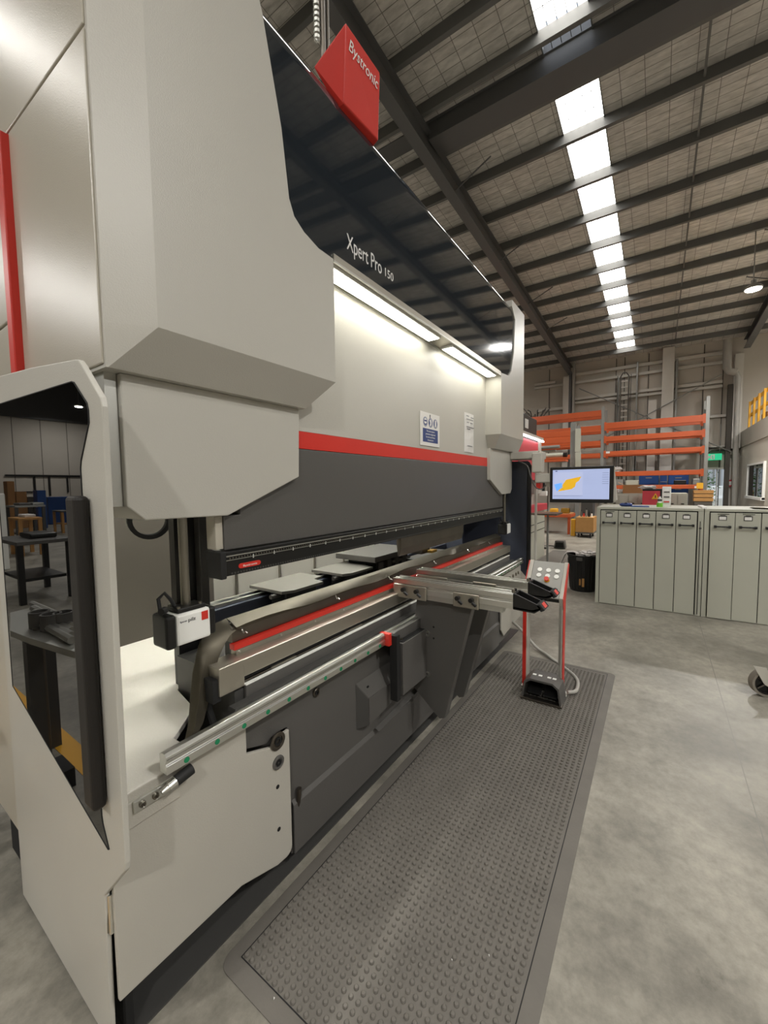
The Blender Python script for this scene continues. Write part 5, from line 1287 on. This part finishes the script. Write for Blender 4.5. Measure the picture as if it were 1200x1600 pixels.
o = MB().loops([rrect(7.3, 9.9, 1.33, 1.98, .05, .001), rrect(7.32, 9.88, 1.35, 1.96, .05, .012)]).build('floor_mat', 'rubber_mat'); tag(o, 'plain dark floor mat before the second press brake', 'mat')
o = MB().tube(smooth_path([Vector((q_.x+.1, q_.y, .02)), Vector((q_.x+.2, q_.y+.3, .02)), Vector((q_.x-.1, q_.y+.45, .02)), Vector((q_.x-.2, q_.y+.25, .02)), Vector((q_.x-.35, q_.y+.3, .02))]), .012, 6).build('pedal_cable', 'black', smooth=True); tag(o, 'black cable curling beside the distant foot pedal', 'cable')

# orange bench, yellow post, plywood cart behind the monitor
XO = 13.2
a, b = at(856, 803, x=XO), at(892, 809, x=XO)
bn = thing('orange_bench', 'low orange topped bench with brass parts behind the monitor', 'bench', (XO, (a.y+b.y)/2, 0))
MB().box(XO, XO+.8, b.y, a.y+.6, b.z, a.z).build('bench_rail', 'orange', bn, bevel=.01)
MB().box(XO+.02, XO+.8, b.y+.02, a.y+.58, a.z, a.z+.02).build('bench_top', 'card', bn)
MB().box(XO+.3, XO+.32, b.y+.05, a.y+.55, .05, b.z).build('back_panel', 'wallw', bn)
for y_ in (b.y+.03, a.y+.5): MB().box(XO+.05, XO+.12, y_, y_+.07, 0, b.z).build('leg', 'orange', bn)
for i, (px, w_, h_, mt, lab) in enumerate(((866, .22, .14, 'yellow', 'yellow parts box on the orange bench'), (884, .24, .16, 'brass', 'brass coil on the orange bench, right of the yellow box'))):
    p_ = at(px, 800, x=XO+.3)
    o = MB().box(XO+.15, XO+.4, p_.y-w_/2, p_.y+w_/2, a.z+.021, a.z+.02+h_).build('parts_box', mt, bevel=.03); tag(o, lab, 'box')
a, b = at(892, 811, x=12.9), at(898.5, 838, x=12.9)
o = MB().box(12.9, 13.05, b.y, a.y, 0, a.z).build('bollard', 'yellow', bevel=.01); tag(o, 'yellow guard post between the orange bench and the plywood cart', 'post')
XC = 12.6
a, b = at(899.5, 808, x=XC), at(927, 834, x=XC)
cr = thing('plywood_cart', 'plywood box cart on castors under the monitor', 'cart', (XC, (a.y+b.y)/2, 0))
MB().box(XC, XC+.7, b.y, a.y, .16, a.z).build('box', 'wood', cr, bevel=.004)
MB().box(XC-.01, XC+.71, b.y-.01, a.y+.01, .12, .16).build('base', 'charcoal', cr)
for y_ in (b.y+.08, a.y-.08):
    MB().cyl((XC+.06, y_-.02, .06), (XC+.06, y_+.02, .06), .06, n=14).build('castor', 'black', cr); MB().cyl((XC+.6, y_-.02, .06), (XC+.6, y_+.02, .06), .06, n=14).build('castor', 'black', cr)
for i in range(5):
    y_ = b.y+.08+i*(a.y-b.y-.12)/5
    o = thing('hand_tool', ['white', 'black', 'grey', 'red', 'dark grey'][i] + ' small bottle or tool standing on the plywood cart', 'tool', (XC+.25, y_, a.z), 'tools on the plywood cart')
    MB().cyl((XC+.25, y_, a.z), (XC+.25, y_, a.z+.10+.05*(i % 3)), .03, .02, 10).build('body', ['white', 'black', 'galv', 'red', 'charcoal'][i], o); MB().cyl((XC+.25, y_, a.z+.1+.05*(i % 3)), (XC+.25, y_, a.z+.15+.05*(i % 3)), .012, n=8).build('neck', 'black', o)
# tall dark cupboard behind the cart
a, b = at(908, 786, x=14.0), at(926, 806, x=14.0)
o = MB().box(14.0, 14.5, b.y, a.y, 0, 1.15).build('cupboard', 'charcoal_dark', bevel=.01); tag(o, 'dark low cupboard behind the plywood cart', 'cupboard')

# ================================================================ WORKSHOP BEHIND THE VIEWER (mirrored in the smoked window)
def mir(px, py, z=None, x=None):
    """real position of a thing whose mirror image in the guard plane x = XG appears at a pixel"""
    p_ = at(px, py, z=z) if z is not None else at(px, py, x=x)
    return Vector((2*XG-p_.x, p_.y, p_.z))
# nearest bench with tubes, its post, and rolled offcuts
A = [mir(17, 957, .85), mir(62, 946, .85), mir(118, 985, .85), mir(118, 1018, .85), mir(48, 997, .85), mir(17, 985, .85)]
wb = thing('work_table', 'low steel work table with tube bundle, behind the viewer, mirrored in the guard glass', 'table', (A[0].x, A[0].y, 0))
MB().pz([(p_.x, p_.y) for p_ in A], .82, .85).build('table_top', 'alu_matt', wb)
for p_ in (A[2]+Vector((-.06, 0, 0)), A[4]+Vector((-.02, .05, 0)), A[1]+Vector((-.0, -.1, 0))): MB().box(p_.x-.03, p_.x+.03, p_.y-.03, p_.y+.03, 0, .82).build('leg', 'charcoal_dark', wb)
for i in range(5):
    a = mir(50+2*i, 928+6*i, .93); b = mir(112, 952+7*i, .93)
    o = MB().cyl((a.x, a.y, .87+.0), (b.x, b.y, .87), .018, n=8).build('steel_tube', 'alu_matt', smooth=True); tag(o, ['nearest', 'second', 'middle', 'fourth', 'farthest'][i] + ' long grey tube of the bundle on the mirrored work table', 'tube', 'tubes on the mirrored table')
for i, (px, py) in enumerate(((64, 975), (82, 979), (102, 976))):
    p_ = mir(px, py+4, .85); o = MB().ring((p_.x, p_.y, .851), (0, 0, 1), .045, .036, .08, 16).build('pipe_offcut', 'charcoal', smooth=True)
    tag(o, 'short dark pipe offcut on the mirrored work table, ' + ['left one', 'middle one', 'right one'][i], 'pipe', 'pipe offcuts')
p_ = mir(68, 990, 1.0); q_ = mir(82, 1150, .3)
px_, py_ = (p_.x+.12), 2.15
pp_ = mir(72, 1160, 0.25); 
o = MB().box(pp_.x-.02, pp_.x+.02, pp_.y-.025, pp_.y+.025, .10, .86).build('post', 'steel_dark', bevel=.004); tag(o, 'short dark steel post behind the viewer, mirrored low in the guard glass', 'post')
MB().box(pp_.x-.09, pp_.x+.09, pp_.y-.09, pp_.y+.09, 0, .10).build('post_foot', 'black_rubber', o)
# yellow floor lines
l0 = mir(48, 1106, 0); l1_ = mir(60, 1128, 0); l2_ = mir(128, 1212, 0); l3_ = mir(128, 1168, 0)
d_ = (l3_ - mir(52, 1103, 0)); d_.z = 0; d_.normalize(); nrm = Vector((-d_.y, d_.x, 0)) * .05
s_ = mir(52, 1112, 0) - d_*1.5; e_ = mir(126, 1190, 0) + d_*2.2
o = MB().pz([((s_+nrm).x, (s_+nrm).y), ((e_+nrm).x, (e_+nrm).y), ((e_-nrm).x, (e_-nrm).y), ((s_-nrm).x, (s_-nrm).y)], .0005, .002).build('floor_line', 'yellow', floor)
# rear benches and machines, far down the hall
def bx(px, y): return 2*XG - at(px, 800, y=y).x
def mz(py, y, px=60): return at(px, py, y=y).z
R1 = []
for i, (y_, pa_, pb_, z, dep, top, leg, lab) in enumerate(((7.0, 22, 112, .86, 1.1, 'charcoal', 'black', 'dark steel bench behind the viewer, the one nearest the tube table'), (12.2, 28, 66, .90, .8, 'wood', 'wood', 'small timber workbench behind the viewer'), (14.6, 24, 72, 1.12, .9, 'galv', 'charcoal_dark', 'cluttered grey bench behind the timber workbench'), (17.5, 96, 112, .8, .9, 'charcoal', 'wood', 'low timber framed trolley bench far behind the viewer'))):
    x1_, x0_ = bx(pa_, y_), bx(pb_, y_)
    t = thing('work_bench', lab, 'bench', ((x0_+x1_)/2, y_, 0))
    MB().box(x0_, x1_, y_, y_+dep, z-.05, z).build('bench_top', top, t, bevel=.005)
    for q in (x0_+.04, x1_-.04):
        for r_ in (y_+.05, y_+dep-.05): MB().box(q-.035, q+.035, r_-.035, r_+.035, 0, z-.05).build('leg', leg, t)
    MB().box(x0_+.08, x1_-.08, y_+.08, y_+dep-.08, .3, .34).build('shelf', leg, t)
    R1.append((x0_, x1_, y_, z))
for i, (y_, pa_, pb_, z0_, py, mt, lab) in enumerate(((7.3, 45, 88, .861, 876, 'black', 'flat black plate on the dark steel bench'), (12.4, 38, 56, .901, 822, 'cloth', 'white cloth heap on the timber workbench'),
      (14.8, 30, 50, 1.121, 796, 'charcoal', 'dark parts on the cluttered bench, left'), (14.8, 52, 70, 1.121, 800, 'galv', 'grey parts on the cluttered bench, right'),
      (20.5, 60, 74, 0, 766, 'blue', 'tall blue drilling machine far behind the viewer'), (22.5, 76, 112, 0, 777, 'blue', 'long blue machine far behind the viewer'),
      (21.5, 14, 26, 0, 752, 'card', 'tall brown board leaning far behind the viewer'), (21.5, 27, 44, 0, 768, 'card', 'brown carton pile beside the leaning board'), (21.5, 45, 58, 0, 776, 'inner_grey', 'grey sack pile beside the carton pile'), (10.5, 0, 10, 0, 770, 'white', 'white panelled machine side at the left of the mirrored view'))):
    x1_, x0_ = bx(pa_, y_), bx(pb_, y_)
    o = MB().box(x0_, x1_, y_, y_+.5, z0_+.001, max(mz(py, y_), z0_+.07)).build('workshop_item', mt, bevel=.02); tag(o, lab, 'item')
# dark picture-rail frames on the left wall
zt_ = mz(745, Y1-.06)
fr_ = thing('wall_frame', 'black steel bar frame mounted on the left wall behind the viewer', 'frame', (bx(80, Y1), Y1-.06, 1.6))
MB().box(bx(140, Y1), bx(12, Y1), Y1-.06, Y1-.005, zt_, zt_+.10).build('top_bar', 'black', fr_)
for q, zz in ((57, 768), (80, 775), (108, 770)): MB().box(bx(q, Y1)-.04, bx(q, Y1)+.04, Y1-.06, Y1-.005, mz(zz, Y1), zt_).build('bar', 'black', fr_)
MB().box(bx(57, Y1), bx(12, Y1), Y1-.06, Y1-.005, mz(769, Y1), mz(767.5, Y1)).build('lower_bar', 'black', fr_)
bl = struct(MB().box(X0, XW, Y1-.12, Y1-.001, 5.1, 8.4).build('trim_1', 'charcoal_dark'))
for i in range(28): MB().box(X0+1.1*i, X0+1.1*i+.03, Y1-.004, Y1-.001, 0, 5.1).build('panel_joint', 'inner_grey', wall_left)
